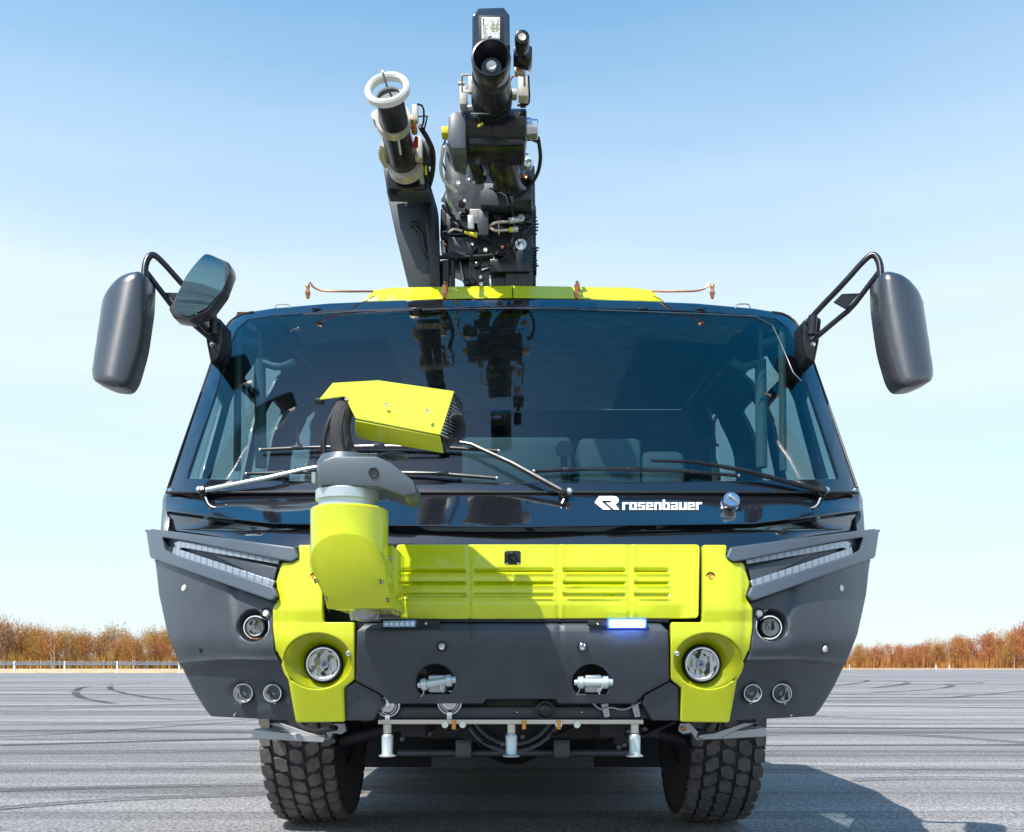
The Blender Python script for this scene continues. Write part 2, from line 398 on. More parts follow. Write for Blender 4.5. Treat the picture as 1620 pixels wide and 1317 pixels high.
# black hood below the glass
hood = [(262, 781), (811, 780), (1360, 781), (1363, 808), (1190, 829), (811, 834), (432, 829), (259, 808)]
hp = link('hood_panel', sheet(hood, [], 20, fm(yhood, .004), .03, 2), gloss, truck)
fold = [(262, 811), (430, 832), (640, 837), (811, 837), (982, 837), (1192, 832), (1360, 811), (1361, 835), (1180, 862), (811, 860), (442, 862), (261, 835)]
link('hood_lip', sheet(fold, [], 20, fm(yhood, .045, lambda u, v: .030 * sm(812, 826, v) - .012 * sm(830, 838, v) + .045 * max(0, (v - 840) / 20)), .03, 1.5), gloss, truck)
t = MB(); t.tube([W(x, 779.5, onsurf(x, 779.5, yglass) - .004) for x in range(264, 1361, 26)], .006, 8); t.build('hood_seal', matt, truck)
# emblem and lettering
def logo2d(p): return [(920 + x / 5.786, 770 + y / 5.786) for x, y in p]
R_ = [(118, 147), (160, 88), (290, 88), (322, 94), (340, 115), (336, 145), (310, 165), (345, 212), (296, 212), (222, 148), (268, 148), (274, 130), (186, 130), (188, 142), (268, 212), (200, 212)]
link('emblem', sheet(logo2d(R_), [], 8, fm(yhood, -.002), .004, 0), white, hp, 'white angular R emblem')
def rects(ch):
    s = .27; M_ = (.365, .635)
    if ch == 'r': return [(0, 0, .28, 1), (.28, .74, .66, 1)], .66
    if ch == 'o': return [(0, 0, s, 1), (.52, 0, .52 + s, 1), (s, 0, .52, .24), (s, .76, .52, 1)], .79
    if ch == 's': return [(0, 0, .76, .22), (0, .39, .76, .61), (0, .78, .76, 1), (0, .61, s, .78), (.49, .22, .76, .39)], .76
    if ch == 'e': return [(0, 0, s, 1), (s, 0, .78, .22), (s, .40, .78, .58), (s, .80, .78, 1), (.52, .58, .78, .80)], .78
    if ch == 'n': return [(0, 0, s, 1), (.52, 0, .79, 1), (s, .76, .52, 1)], .79
    if ch == 'b': return [(0, 0, s, 1.36), (.52, 0, .79, 1), (s, 0, .52, .24), (s, .76, .52, 1)], .79
    if ch == 'a': return [(.51, 0, .78, 1), (0, 0, .51, .22), (0, .40, .51, .60), (0, .80, .51, 1), (0, .22, .25, .40)], .78
    if ch == 'u': return [(0, 0, s, 1), (.52, 0, .79, 1), (s, 0, .52, .24)], .79
x = 0; widths = [rects(c)[1] for c in 'rosenbauer']; tot = sum(widths) + .12 * 9; k = 126.0 / tot; b = bmesh.new()
for c in 'rosenbauer':
    rs, wd = rects(c)
    for (x0, y0, x1, y1) in rs:
        q = [(984.5 + (x + x0) * k, 807 - y0 * 12), (984.5 + (x + x1) * k, 807 - y0 * 12), (984.5 + (x + x1) * k, 807 - y1 * 12), (984.5 + (x + x0) * k, 807 - y1 * 12)]
        sb = sheet(q, [], 30, fm(yhood, -.002), .004, 0); me = bpy.data.meshes.new('t'); sb.to_mesh(me); sb.free(); b.from_mesh(me); bpy.data.meshes.remove(me)
    x += wd + .12
link('lettering', b, white, hp, 'white lettering reading rosenbauer')
# round washer filler cap
c = W(1153, 800, onsurf(1153, 800, yhood)); ax = Vector((.05, -1, .42))
t = MB(); t.lathe(c, ax, [(-.01, .036), (.010, .038), (.014, .034), (.014, .029), (.022, .029), (.024, .036), (.044, .037), (.050, .033), (.050, 0)], 32)
cp = t.build('filler_cap', steel, truck)
t = MB(); t.box(c + ax.normalized() * .052 + Vector((.008, 0, 0)), (.052, .010, .012), Matrix.Rotation(.7, 3, 'Y'), bev=.003); t.build('cap_lever', alu, cp)

# ================================================================== bumper centre, grille, fenders
def seg(v, c, w_): return max(0, 1 - abs(v - c) / w_)
SEGS = [(636, 739), (748, 877), (889, 990), (1001, 1058)]
def grille_rel(u, v):
    d = 0
    for gx in (743, 883, 995): d += .006 * math.exp(-((u - gx) / 2.6) ** 2) - .005 * math.exp(-((u - gx - 5.5) / 2.6) ** 2) * (1 if gx > 800 else 0)
    for yc in (905, 924, 943):
        for a, b_ in SEGS:
            e = min(u - a - (v - yc) * .4, b_ - u + (v - yc) * .4)
            if e > 0 and -4 < v - yc < 9:
                kk = min(1, e / 4); q = v - yc
                if q < 0: d += kk * .019 * sm(-4, -1, q)
                else: d += kk * (.019 - .025 * sm(0, 4.5, q) + .006 * sm(5, 9, q))
    d += .0008 * max(0, v - 957) if u < 1075 else .0008 * max(0, v - 957) * max(0, 1 - (u - 1075) / 12)
    return d
gr_o = round_poly([(628, 863), (1105, 863), (1103, 979), (632, 980)], 7)
grp = link('grille_panel', sheet(gr_o, [], 2.6, fm(ybump, -.028, grille_rel), .13, 1.6), yellow, truck, smooth=60)
t = MB(); t.box(W(811, 883, -.045), (.062, .03, .052), bev=.008); t.lathe(W(811, 881, -.06), (0, -1, -.1), [(0, .017), (.01, .017), (.012, .013), (.006, .010), (.006, 0)], 20)
cm = t.build('front_camera', black, truck)
t = MB(); t.box(W(802, 892, -.062), (.010, .006, .006), bev=.002); t.box(W(820, 892, -.062), (.010, .006, .006), bev=.002); t.build('screw', steel, cm, split=True)
# dark backing behind the gaps
t = MB(); t.pbox(462, 868, 1160, 1085, .17, .3, .01); t.build('bulkhead', matt, truck)
def cen_rel(u, v):
    d = 0
    for gx in (745, 885): 
        q = u - (gx - (v - 985) * .03 * (1 if gx > 811 else -1))
        d += .007 * math.exp(-(q / 2.2) ** 2)
    d += .006 * math.exp(-((v - 994) / 1.8) ** 2) + .02 * max(0, (994 - v) / 9)
    d += .01 * (abs(u - 811) < 66) * 0
    return d
cen = [(566, 999), (578, 986), (1044, 986), (1056, 999), (1058, 1077), (1018, 1098), (1004, 1113), (884, 1113), (878, 1106), (770, 1106), (764, 1113), (618, 1113), (604, 1098), (564, 1077)]
def dhole(cx): return [(cx + 30 * math.cos(a), min(1098, 1080 + 29 * math.sin(a))) for a in [2 * math.pi * k / 28 for k in range(28)]]
cb = link('bumper_centre', sheet(cen, [dhole(689), dhole(935)], 5, fm(ybump, -.02, cen_rel), .04, 2.6), gplast, truck, smooth=50)
for x in (699, 921): bolt(x, 1023, ybump, 6, cb, off=-.02); 
for x in (699, 921):
    t = MB(); c = W(x, 1023, -.0205); t.lathe(c, (0, -1, 0), [(-.004, .021), (.001, .021), (.002, .017), (.0005, .015)], 20, (False, False)); t.build('washer', matt, cb)
for cx, s in ((689, -1), (937, 1)):
    t = MB(); a = W(cx - 24, 1082 - 2 * s, .0); b_ = W(cx + 28, 1078 + 2 * s, .0); ax = (b_ - a)
    L = ax.length
    t.lathe(a, ax, [(-.01, .010), (0, .012), (.004, .022), (.022, .024), (.026, .016), (L - .03, .016), (L - .026, .024), (L - .008, .024), (L - .004, .014), (L + .01, .012)], 20)
    sh = t.build('tow_pin', zinc, truck)
    t = MB(); t.tube([a + Vector((.012, 0, 0)), a + Vector((.012, .02, -.03)), a + Vector((.0, .03, -.045))], .003, 6, smoothen=1)
    t.tube([b_ + Vector((-.02, 0, .01)), b_ + Vector((-.035, -.01, -.03)), b_ + Vector((-.05, -.005, -.02)), b_ + Vector((-.04, -.01, -.045))], .0028, 6, smoothen=1); t.build('lynch_pin', steel, sh, split=True)
    t = MB(); t.pbox(cx - 12, 1068, cx + 16, 1096, .02, .2, .01); t.build('tow_lug', alu, sh)
# rail with blue strobes
t = MB(); t.pbox(566, 978, 1058, 985, .0, .06, .003); t.build('strobe_rail', matt, truck)
for x0, x1, m_, nm in ((606, 657, blueoff, 'clear blue strobe light, unlit'), (966, 1019, blueon, 'blue strobe light, shining')):
    t = MB(); t.pbox(x0 - 4, 979, x1 + 4, 994, -.035, .03, .004); h_ = t.build('strobe_light', blueedge if m_ is blueon else black, truck, nm)
    t = MB(); t.pbox(x0, 982, x1, 992, -.044, -.03, .003); t.build('strobe_lens', m_, h_)
    if m_ is blueoff:
        for i in range(6):
            t = MB(); c = W(x0 + 5 + i * 8.2, 987, -.045); t.lathe(c, (0, -1, 0), [(0, .007), (.003, .005), (.004, 0)], 10); t.build('led', white, h_)
for x0, x1 in ((657, 696), (930, 964)):
    t = MB(); t.pbox(x0, 982, x1, 991, -.034, -.02, .002); o_ = t.build('strobe_bracket', matt, truck); bolt((x0 + x1) / 2 - 2, 987, -.034, 2.5, o_)
# the light mesh needs no helper lamp: its lens and the glowing housing emit
# lower corner wedges
for s in (-1, 1):
    wd = mir([(563, 1079), (550, 1088), (549, 1140), (590, 1140), (606, 1112), (602, 1100)], s)
    link('bumper_wedge', sheet(wd, [], 12, fm(ybump, -.012), .05, 2.4), gplast, truck)
def recess(parent, hole, inner, depth_y, name, m, ys, off):
    """loft from a panel hole's rim back to a round seat"""
    b = bmesh.new(); n = len(hole); A = []; rows = 6
    for i in range(rows + 1):
        t_ = i / rows; row = []
        for (hx, hy), (ix, iy) in zip(hole, inner):
            u = hx + (ix - hx) * t_; v = hy + (iy - hy) * t_
            y0 = onsurf(hx, hy, ys) + off; y = y0 + (depth_y - y0) * (t_ ** 1.3) if t_ > 0 else y0
            row.append(b.verts.new(W(u, v, y + .0015 * (i == 0))))
        A.append(row)
    for r0, r1 in zip(A, A[1:]):
        for k_ in range(n): b.faces.new((r0[k_], r0[(k_ + 1) % n], r1[(k_ + 1) % n], r1[k_]))
    # skin turned into a 4 mm shell
    geom = bmesh.ops.solidify(b, geom=b.faces[:], thickness=.004)
    return link(name, b, m, parent, smooth=60)
def lamp(px, py, y, r, parent, name, dome=.012, ring=steel, bulb=True, tiltx=0):
    c = W(px, py, y); R = r * mp(y); ax = Vector((tiltx, -1, .0))
    t = MB(); t.lathe(c, ax, [(-.05, R * 1.02), (.004, R * 1.09), (.010, R * 1.06), (.010, R * .97), (.0, R * .95), (-.045, R * .5)], 36, (True, False)); o = t.build(name, matt, parent)
    t = MB(); t.lathe(c, ax, [(.006, R * 1.0), (.013, R * .98), (.013, R * .90), (.006, R * .88)], 36, (False, False)); t.build('trim_ring', ring, o)
    t = MB(); t.lathe(c, ax, [(.004, R * .93), (-.010, R * .82), (-.028, R * .55), (-.038, R * .2), (-.038, 0)], 36, (False, False))
    t.build('reflector', chrome, o)
    if bulb:
        t = MB(); t.lathe(c, ax, [(-.036, R * .22), (-.016, R * .24), (-.012, R * .18), (-.010, 0)], 20, (True, True)); t.build('bulb_cap', alu, o)
        t = MB(); t.lathe(c, ax, [(-.012, R * .13), (-.006, R * .1), (-.004, 0)], 16); t.build('bulb', bluebulb, o)
    # flutes in the glass
    t = MB(); t.lathe(c, ax, [(.008, R * .93), (.008 + dome * .6, R * .6), (.008 + dome, R * .2), (.008 + dome, 0)], 36, (False, False))
    t.build('lens', lglass, o)
    return o
FEND = [(475, 864), (513, 864), (513, 985), (562, 985), (562, 1075), (545, 1088), (547, 1142), (470, 1143), (455, 1066), (436, 1030), (431, 990), (433, 962), (444, 946), (437, 925), (447, 891), (466, 892), (477, 884)]
for s in (-1, 1):
    el_ = [(503 + 54 * math.cos(a), 1046 + 44 * math.sin(a)) for a in [2 * math.pi * k / 40 for k in range(40)]]
    # egg-shaped bowl: outer end wider
    el_ = [(x, y) for x, y in el_]
    inner = [(512 + 31 * math.cos(a), 1051 + 31 * math.sin(a)) for a in [2 * math.pi * k / 40 for k in range(40)]]
    hol = mir(el_, s); inn = mir(inner, s)
    def frel(u, v, s=s):
        x = u if s < 0 else 1622 - u
        d = .014 * max(0, (v - 965) / 20) if v < 985 else .014
        d += .02 * sm(470, 440, x) - .006 * math.exp(-((x - 452) / 5) ** 2) * sm(1050, 960, v)
        d += .012 * sm(545, 551, x) * 0
        return d - .012
    fp = link('headlight_panel', sheet(round_poly(mir(FEND, s), 4, 3), [hol], 5, fm(ybump, -.022, frel), .035, 2.2), yellow, truck, smooth=50)
    recess(fp, [(x, y) for x, y in hol], inn, onsurf(inn[0][0], inn[0][1], ybump) + .035, 'headlight_bowl', yellow, ybump, -.016)
    # pressed creases inside the bowl
    lamp(mx(512, s), 1051, onsurf(mx(512, s), 1051, ybump) + .022, 27, truck, 'headlight', .02)
    bolt(mx(498, s), 913, ybump, 5, fp, m=orange, off=-.03); bolt(mx(551, s), 1034, ybump, 4, fp, m=zinc, off=-.02)
    t = MB(); c = W(mx(498, s), 913, onsurf(mx(498, s), 913, ybump) - .032); t.lathe(c, (0, -1, 0), [(0, .019), (.003, .018), (.001, .012)], 18, (False, False)); t.build('grommet', matt, fp)
    # ---------------- dark corner panel
    CORN = [(246, 884), (262, 888), (434, 953), (444, 948), (433, 962), (430, 990), (435, 1032), (454, 1068), (469, 1141), (331, 1134), (305, 1093), (285, 1052), (266, 1004), (252, 940)]
    h1 = mir(circle(400, 990, 25, 26, 28), s)
    def crel(u, v, s=s):
        x = u if s < 0 else 1622 - u
        cr = 1052 - (x - 285) * .10 if x < 350 else 1045.5
        d = .022 * sm(cr - 2, cr + 7, v) - .006 * math.exp(-((v - cr + 2) / 3) ** 2)
        d += .012 * sm(cr + 30, cr + 14, v) * 0
        vx = 366 + max(0, (v - 930)) * .12
        if v < 1030: d += .016 * sm(vx - 5, vx + 5, x) * sm(1030, 1000, v)
        rr = math.hypot((x - 408) / 48, (v - 1097) / 24)
        d += .010 * sm(1.05, .85, rr)
        return d - .008
    cpn = link('corner_panel', sheet(round_poly(mir(CORN, s), 4, 3), [h1], 6, fm(ybump, .0, crel), .03, 2.2), gplast, truck, smooth=50)
    yc = onsurf(mx(403, s), 992, ybump)
    recess(cpn, h1, mir(circle(404, 993, 19, 19, 28), s), yc + .06, 'lamp_bowl', gplast, ybump, .008)
    lamp(mx(404, s), 993, yc + .05, 15.5, truck, 'position_lamp', .02, matt)
    for x_, r_ in ((386, 15.5), (432, 14.5)):
        lamp(mx(x_, s), 1097, onsurf(mx(x_, s), 1097, ybump) + .012, r_, truck, 'fog_lamp', .008, steel if x_ == 386 else zinc, bulb=True)
        bolt(mx(x_ + 4 * (1 if x_ > 400 else -1), s), 1112, ybump, 2.2, cpn, off=.014)
    for bx, by in ((292, 931), (421, 971)) + (((318, 1027),) if s > 0 else ()):
        dd = crel(mx(bx, s), by); t = MB(); c = W(mx(bx, s), by, onsurf(mx(bx, s), by, ybump) + dd); t.lathe(c, nrm(mx(bx, s), by, ybump), [(-.02, .024), (.001, .024), (.002, .019), (-.02, .018)], 22, (False, False)); t.build('bolt_cup', matt, cpn)
        bolt(mx(bx, s), by, ybump, 5.6, cpn, off=dd, m=cream)
    if s < 0: bolt(318, 1028, ybump, 3.5, cpn, m=matt, off=-.008)
    bolt(mx(372, s), 1131, ybump, 2.3, cpn, off=.012)
    # ---------------- light bezel
    BZ = [(236, 838), (262, 841), (470, 868), (477, 884), (466, 891), (446, 888), (300, 858), (262, 852), (267, 872), (282, 880), (437, 930), (443, 944), (434, 952), (268, 893), (243, 884)]
    HO = [(262, 852), (300, 857), (440, 881), (447, 888), (436, 927), (283, 879), (268, 872)]
    bz = link('light_bezel', sheet(round_poly(mir(BZ, s), 3, 3), [], 7, fm(ybump, -.045, lambda u, v, s=s: .0), .06, 2.4), gbezel, truck)
    link('bezel_back', sheet(mir([(256, 846), (450, 880), (441, 933), (262, 880)], s), [], 12, fm(ybump, .006), .01, 0), gplast, bz)
    # tiered ledge between the strips
    link('bezel_ledge', sheet(mir([(330, 874), (440, 899), (434, 922), (425, 920)], s), [], 12, fm(ybump, -.018), .02, 1.5), gplast, bz)
    for poly, nm in (([(279, 861), (288, 857), (446, 885), (443, 894), (292, 868), (284, 872)], 'light_strip'), ([(279, 866), (286, 870), (438, 920), (434, 930), (283, 884), (276, 877)], 'light_strip')):
        link(nm, sheet(mir(poly, s), [], 6, fm(ybump, -.030), .02, 1.3), ledlens, bz)
    # ---------------- side skin of the cab, running back from the face (doors with windows)
sz = [(246, 884), (252, 940), (266, 1004), (285, 1052), (305, 1093), (331, 1134)]
# ================================================================== cab shell
edge = [(331, 1134, ybump), (305, 1093, ybump), (285, 1052, ybump), (266, 1004, ybump), (252, 940, ybump), (246, 884, ybump), (256, 835, yhood), (261, 800, yhood),
        (262, 779, yglass), (290, 700, yglass), (325, 600, yglass), (345, 540, yglass), (360, 510, yglass), (380, 496, yglass)]
E3 = []
for x, y, f in edge:
    yy = onsurf(x, y, f); E3.append(W(x, y, yy + .02))
def edge_at(z):                                   # (|X|, y) of the face's side edge at height z
    P = [(p.z, -p.x, p.y) for p in E3]; P = [q for i, q in enumerate(P) if i == 0 or q[0] > max(r[0] for r in P[:i])]
    if z <= P[0][0]: return P[0][1], P[0][2]
    for a, b in zip(P, P[1:]):
        if z <= b[0]:
            t = (z - a[0]) / max(1e-6, b[0] - a[0]); return a[1] + (b[1] - a[1]) * t, a[2] + (b[2] - a[2]) * t
    return P[-1][1], P[-1][2]
YB = 4.2
def side_map(s):
    def g(u, v, d):                               # u: 0..1 front to back (x1000), v: z (x1000)
        z = v / 1000; t = u / 1000; X, y0 = edge_at(z)
        y = y0 + (YB - y0) * t
        bulge = .085 * sm(0, .28, (y - y0)) * sm(1.15, 1.5, z) * sm(2.85, 2.5, z) + .02
        return Vector((s * (X + bulge * min(1, t * 20) - d), y, z))
    return g
for s in (-1, 1):
    # u is a fraction of the cab's length
    w1 = round_poly([(40, 1900), (175, 1900), (175, 2500), (140, 2520), (80, 2300)], 20, 3)
    w2 = round_poly([(215, 1900), (385, 1900), (385, 2640), (215, 2640)], 25, 3)
    w2b = round_poly([(215, 2690), (385, 2690), (385, 2890), (215, 2860)], 15, 3)
    w3 = round_poly([(430, 2000), (540, 2000), (540, 2740), (430, 2740)], 20, 3)
    w4 = round_poly([(730, 2350), (930, 2350), (930, 2650), (730, 2960)], 20, 3)
    arch = [(0, 800), (0, 2870), (100, 2890), (300, 3060), (1000, 3060), (1000, 700), (800, 700), (740, 1100), (640, 1380), (330, 1380), (230, 1150), (190, 800)]
    ds = link('cab_side', sheet(arch, [w1, w2, w2b, w3, w4], 45, side_map(s), .03, 4, .0015), gpaint, truck)
    for w_ in (w1, w2, w2b, w3, w4):
        link('side_window', sheet(w_, [], 100, (lambda g: (lambda u, v, d: g(u, v, d + .01)))(side_map(s)), .005, 0), sglass, ds)
    for yy, zt in ((1.35, 2.0), (2.6, 2.0)):
        t = MB(); t.tube([(s * 1.56, yy, 1.55), (s * 1.60, yy, 1.6), (s * 1.60, yy, 1.9), (s * 1.56, yy, 1.95)], .013, 8, smoothen=1); t.build('door_handle', alu, ds)
# roof
t = bmesh.new(); rows = []
for i in range(23):
    px = 380 + (1242 - 380) * i / 22; py = 496 - 23 * (1 - ((px - 811) / 431) ** 2) ** .8 if abs(px - 811) < 431 else 496
    y0 = onsurf(px, py, yglass); p = W(px, py, y0 + .005); row = [p]
    for yy, dz in ((.12, .02), (.3, .04), (.8, .18), (1.2, .23), (3.0, .23)): row.append(Vector((p.x * (1 + .06 * min(1, yy)), min(YB, p.y + yy), min(3.09, p.z + dz))))
    rows.append([t.verts.new(q) for q in row])
for a, b in zip(rows, rows[1:]):
    for k in range(len(a) - 1): t.faces.new((a[k], a[k + 1], b[k + 1], b[k]))
bmesh.ops.solidify(t, geom=t.faces[:], thickness=.04)
roof = link('roof', t, black, truck)
t = MB(); t.box((0, YB, 2.15), (3.1, .06, 1.86)); t.build('cab_rear_wall', trim, truck)
t = MB(); t.box((0, 2.6, 1.40), (2.9, 3.1, .06)); t.build('cab_floor', trim, truck)
# yellow roof fairing
fair = [(571, 478), (592, 459), (620, 455), (811, 452), (1002, 455), (1030, 459), (1051, 478), (920, 473), (811, 471.5), (702, 473)]
def fairmap(u, v, d): return W(u, v, 1.30 + .04 * ((u - 811) / 240) ** 2 + max(0, (475 - v)) * .004) + Vector((0, d, 0))
rf = link('roof_fairing', sheet(fair, [], 14, fairmap, .035, 1.5), yellow, truck)
t = MB(); a = W(600, 463, 1.37); b_ = W(1022, 463, 1.37); t.box(((a.x + b_.x) / 2, 1.50, a.z - .02), (b_.x - a.x, .22, .05), bev=.01); t.build('fairing_top', yellow, rf)
t = MB(); t.tube([W(811, 453, 1.385), W(811, 471, 1.31)], .0025, 6); t.build('seam', matt, rf)
# copper spray nozzles on the roof edge
for px in (487, 703, 912, 1127):
    y = 1.27; c = W(px, 462, y - .02); t = MB()
    t.lathe(c + Vector((0, 0, -.035)), (0, 0, 1), [(0, .006), (.008, .010), (.02, .011), (.024, .014), (.036, .014), (.04, .009), (.05, .008), (.058, .012), (.068, .011), (.075, .005)], 14)
    if px < 600: pts = [(px + 3, 447, y), (px + 10, 456, y), (px + 24, 461, y), (px + 60, 461.5, y), (590, 461.5, y + .08)]
    elif px > 1000: pts = [(px - 3, 447, y), (px - 10, 456, y), (px - 24, 461, y), (px - 60, 461.5, y), (1032, 461.5, y + .08)]
    else: pts = [(px, 447, y), (px + 2, 446, y + .03), (px + 4, 452, y + .07), (px + 4, 470, y + .1)]
    t.ptube(pts, 1.6 if px in (487, 1127) else 2, 8, 1); t.build('spray_nozzle', copper, truck)
for px in (447, 1175):
    t = MB(); t.ptube([(px - 12, 488, 1.25), (px - 10, 481, 1.25), (px + 10, 481, 1.25), (px + 12, 488, 1.25)], 1.3, 6, 1); t.build('roof_handle', alu, truck)
# dark seam tubes along the glass edge
for s in (-1, 1):
    t = MB(); t.tube([W(mx(x, s), y, onsurf(mx(x, s), y, yglass) - .004) for x, y in [(266, 772), (290, 702), (325, 602), (345, 543), (360, 512), (380, 497), (400, 494)]], .006, 8, smoothen=1); t.build('glass_seal', darkseam, truck)
    bolt(mx(270, s), 776, yglass, 4, truck, off=-.01)
    # black quarter bracket behind the glass corner
# ================================================================== interior
t = MB(); t.box((0, .95, 1.55), (2.5, .7, .3), bev=.05); t.build('dashboard', trim, truck)
t = MB(); t.pbox(730, 690, 905, 790, 1.05, 1.3, .03); t.pbox(915, 692, 1015, 790, 1.0, 1.3, .03); t.pbox(1015, 712, 1085, 800, 1.0, 1.3, .04); t.build('instrument_binnacle', dashm, truck)
t = MB(); t.lathe(W(893, 712, .98), (0, -1, .3), [(0, .045), (.01, .045), (.014, .03), (.014, 0)], 20); t.pbox(887, 718, 898, 770, .99, 1.02, .005); t.build('steering_column', seatm, truck)
for X, yy in ((-.95, 1.75), (0.08, 1.75), (.95, 1.75)):
    t = MB(); t.box((X, yy, 1.62), (.5, .5, .16), bev=.05); t.box((X, yy + .3, 2.0), (.48, .14, .75), Matrix.Rotation(-.15, 3, 'X'), bev=.06); t.box((X, yy + .36, 2.44), (.26, .1, .17), bev=.04); t.build('seat', seatm, truck)
for s in (-1, 1):
    t = MB(); x = 411 if s < 0 else 1203
    t.ptube([(x, 525, 1.5), (x, 575, 1.5)], 4, 12); t.ptube([(x, 570, 1.5), (x + 2, 740, 1.5)], 9, 14)
    xx = x + 42 * s if s > 0 else x + 60
    t.ptube([(x, 572, 1.5), (x - 25 * s if s > 0 else x + 30, 583, 1.48), (x - 45 * s if s > 0 else x + 55, 573, 1.45)], 6, 10, 1)
    t.ptube([(x - 0, 545, 1.5), (x + (32 if s > 0 else -32), 535, 1.45)], 6, 8)
    t.ptube([(x + (34 if s > 0 else -34), 520, 1.45), (x + (36 if s > 0 else -36), 745, 1.45)], 6, 8)
    t.build('grab_post', polem, truck)
    t = MB(); x = 478 if s < 0 else 1137
    t.ptube([(x - 5 * 0, 660, 1.9), (x - 6, 661, 1.9), (x - 8, 680, 1.9), (x - 6, 704, 1.9), (x, 705, 1.9)], 2.4, 8, 1); t.build('grab_handle', redm, truck)
# ================================================================== mirrors
def pdist(p, poly):
    best = 1e9; P = Vector(p)
    for i in range(len(poly)):
        a = Vector(poly[i]); b = Vector(poly[(i + 1) % len(poly)]); ab = b - a; t = max(0, min(1, (P - a).dot(ab) / ab.length_squared)); best = min(best, (P - a - ab * t).length)
    return best
MH = round_poly([(163, 466), (196, 443), (228, 436), (239, 446), (238, 486), (228, 556), (214, 604), (204, 619), (180, 618), (152, 606), (147, 590), (154, 530)], 16, 5)
for s in (-1, 1):
    P = mir(MH, s)
    def mm(u, v, d, P=P, s=s):
        q = min(1, pdist((u, v), P) / 15); x_ = u if s < 0 else 1622 - u
        hh = max(-1, min(1, (x_ - (214 - (v - 450) * .20)) / 44)); tl = (535 - v) * .0006
        dep = -.085 * (1 - abs(hh) ** 2.0) - .035 * math.sqrt(max(0, 1 - (1 - q) ** 2)) if d == 0 else 0
        return W(u, v, .78 + dep * .4 + tl) + Vector((0, dep * .6 + d * .9 + (.0 if d == 0 else .03), 0))
    b = sheet(P, [], 4, mm, .03, 0)
    mo = link('door_mirror', b, pmirror, truck, smooth=60)
    link('mirror_glass', sheet(offset_poly(P if area2(P) > 0 else P[::-1], 6), [], 40, lambda u, v, d: W(u, v, .78 + (535 - v) * .0006) + Vector((0, .0845 + d, 0)), .004, 0), mirror, mo)
    t = MB()
    t.ptube([(mx(228, s), 442, .82), (mx(230, s), 415, .84), (mx(240, s), 401, .86), (mx(254, s), 411, .87), (mx(290, s), 452, .92), (mx(330, s), 493, 1.02), (mx(345, s), 512, 1.05)], [5.5, 5.5, 5, 4.6, 4.6, 4.6, 4.6], 10, 2)
    t.ptube([(mx(231, s), 430, .86), (mx(250, s), 455, .90), (mx(275, s), 488, .95), (mx(300, s), 508, .99), (mx(338, s), 540, 1.05)], 4.4, 10, 1)
    t.build('mirror_arm', black, mo)
    t = MB(); t.slab([W(mx(x, s), y, .93) for x, y in [(262, 464), (290, 465), (303, 478), (283, 489)]], .01); t.build('arm_gusset', black, mo)
    t = MB(); t.prism(mir([(322, 505), (334, 497), (350, 506), (352, 540), (345, 566), (333, 575), (326, 540)], s), 1.05, 1.22, .008)
    t.ptube([(mx(336, s), 500, .97), (mx(338, s), 530, .97)], 7, 12); br = t.build('mirror_bracket', black, mo)
    bolt(mx(336, s), 545, .97, 4, mo, m=steel)
# wide-angle mirror
WH = [(266, 488), (286, 452), (322, 405), (330, 401), (362, 415), (365, 428), (352, 462), (330, 492), (300, 507), (274, 503)]
def wmap(u, v, d):
    q = min(1, pdist((u, v), WH) / 30); return W(u, v, .80) + Vector((0, -.05 * math.sqrt(max(0, 1 - (1 - q) ** 2)) * (d == 0) + d + (u - 316) * .0006, 0))
t = MB(); t.prism(WH, .80, .90, .01); wm = t.build('kerb_mirror', pmirror, truck)
link('mirror_glass', sheet(round_poly([(281, 489), (301, 450), (330, 406), (360, 417), (363, 429), (350, 461), (328, 489), (301, 503), (284, 499)], 6, 3), [], 5, lambda u, v, d: W(u, v, .795) + Vector((0, (v - 450) * .0005 + (u - 320) * .0012 - .055 * (1 - ((u - 320) / 44) ** 2 * .6 - ((v - 452) / 52) ** 2 * .6) * (d == 0) + d, 0)), .01, 0), kmirror, wm)
t = MB(); t.ptube([(305, 500, .88), (325, 520, .95), (343, 535, 1.02)], 4.5, 10); t.build('mirror_arm', black, wm)
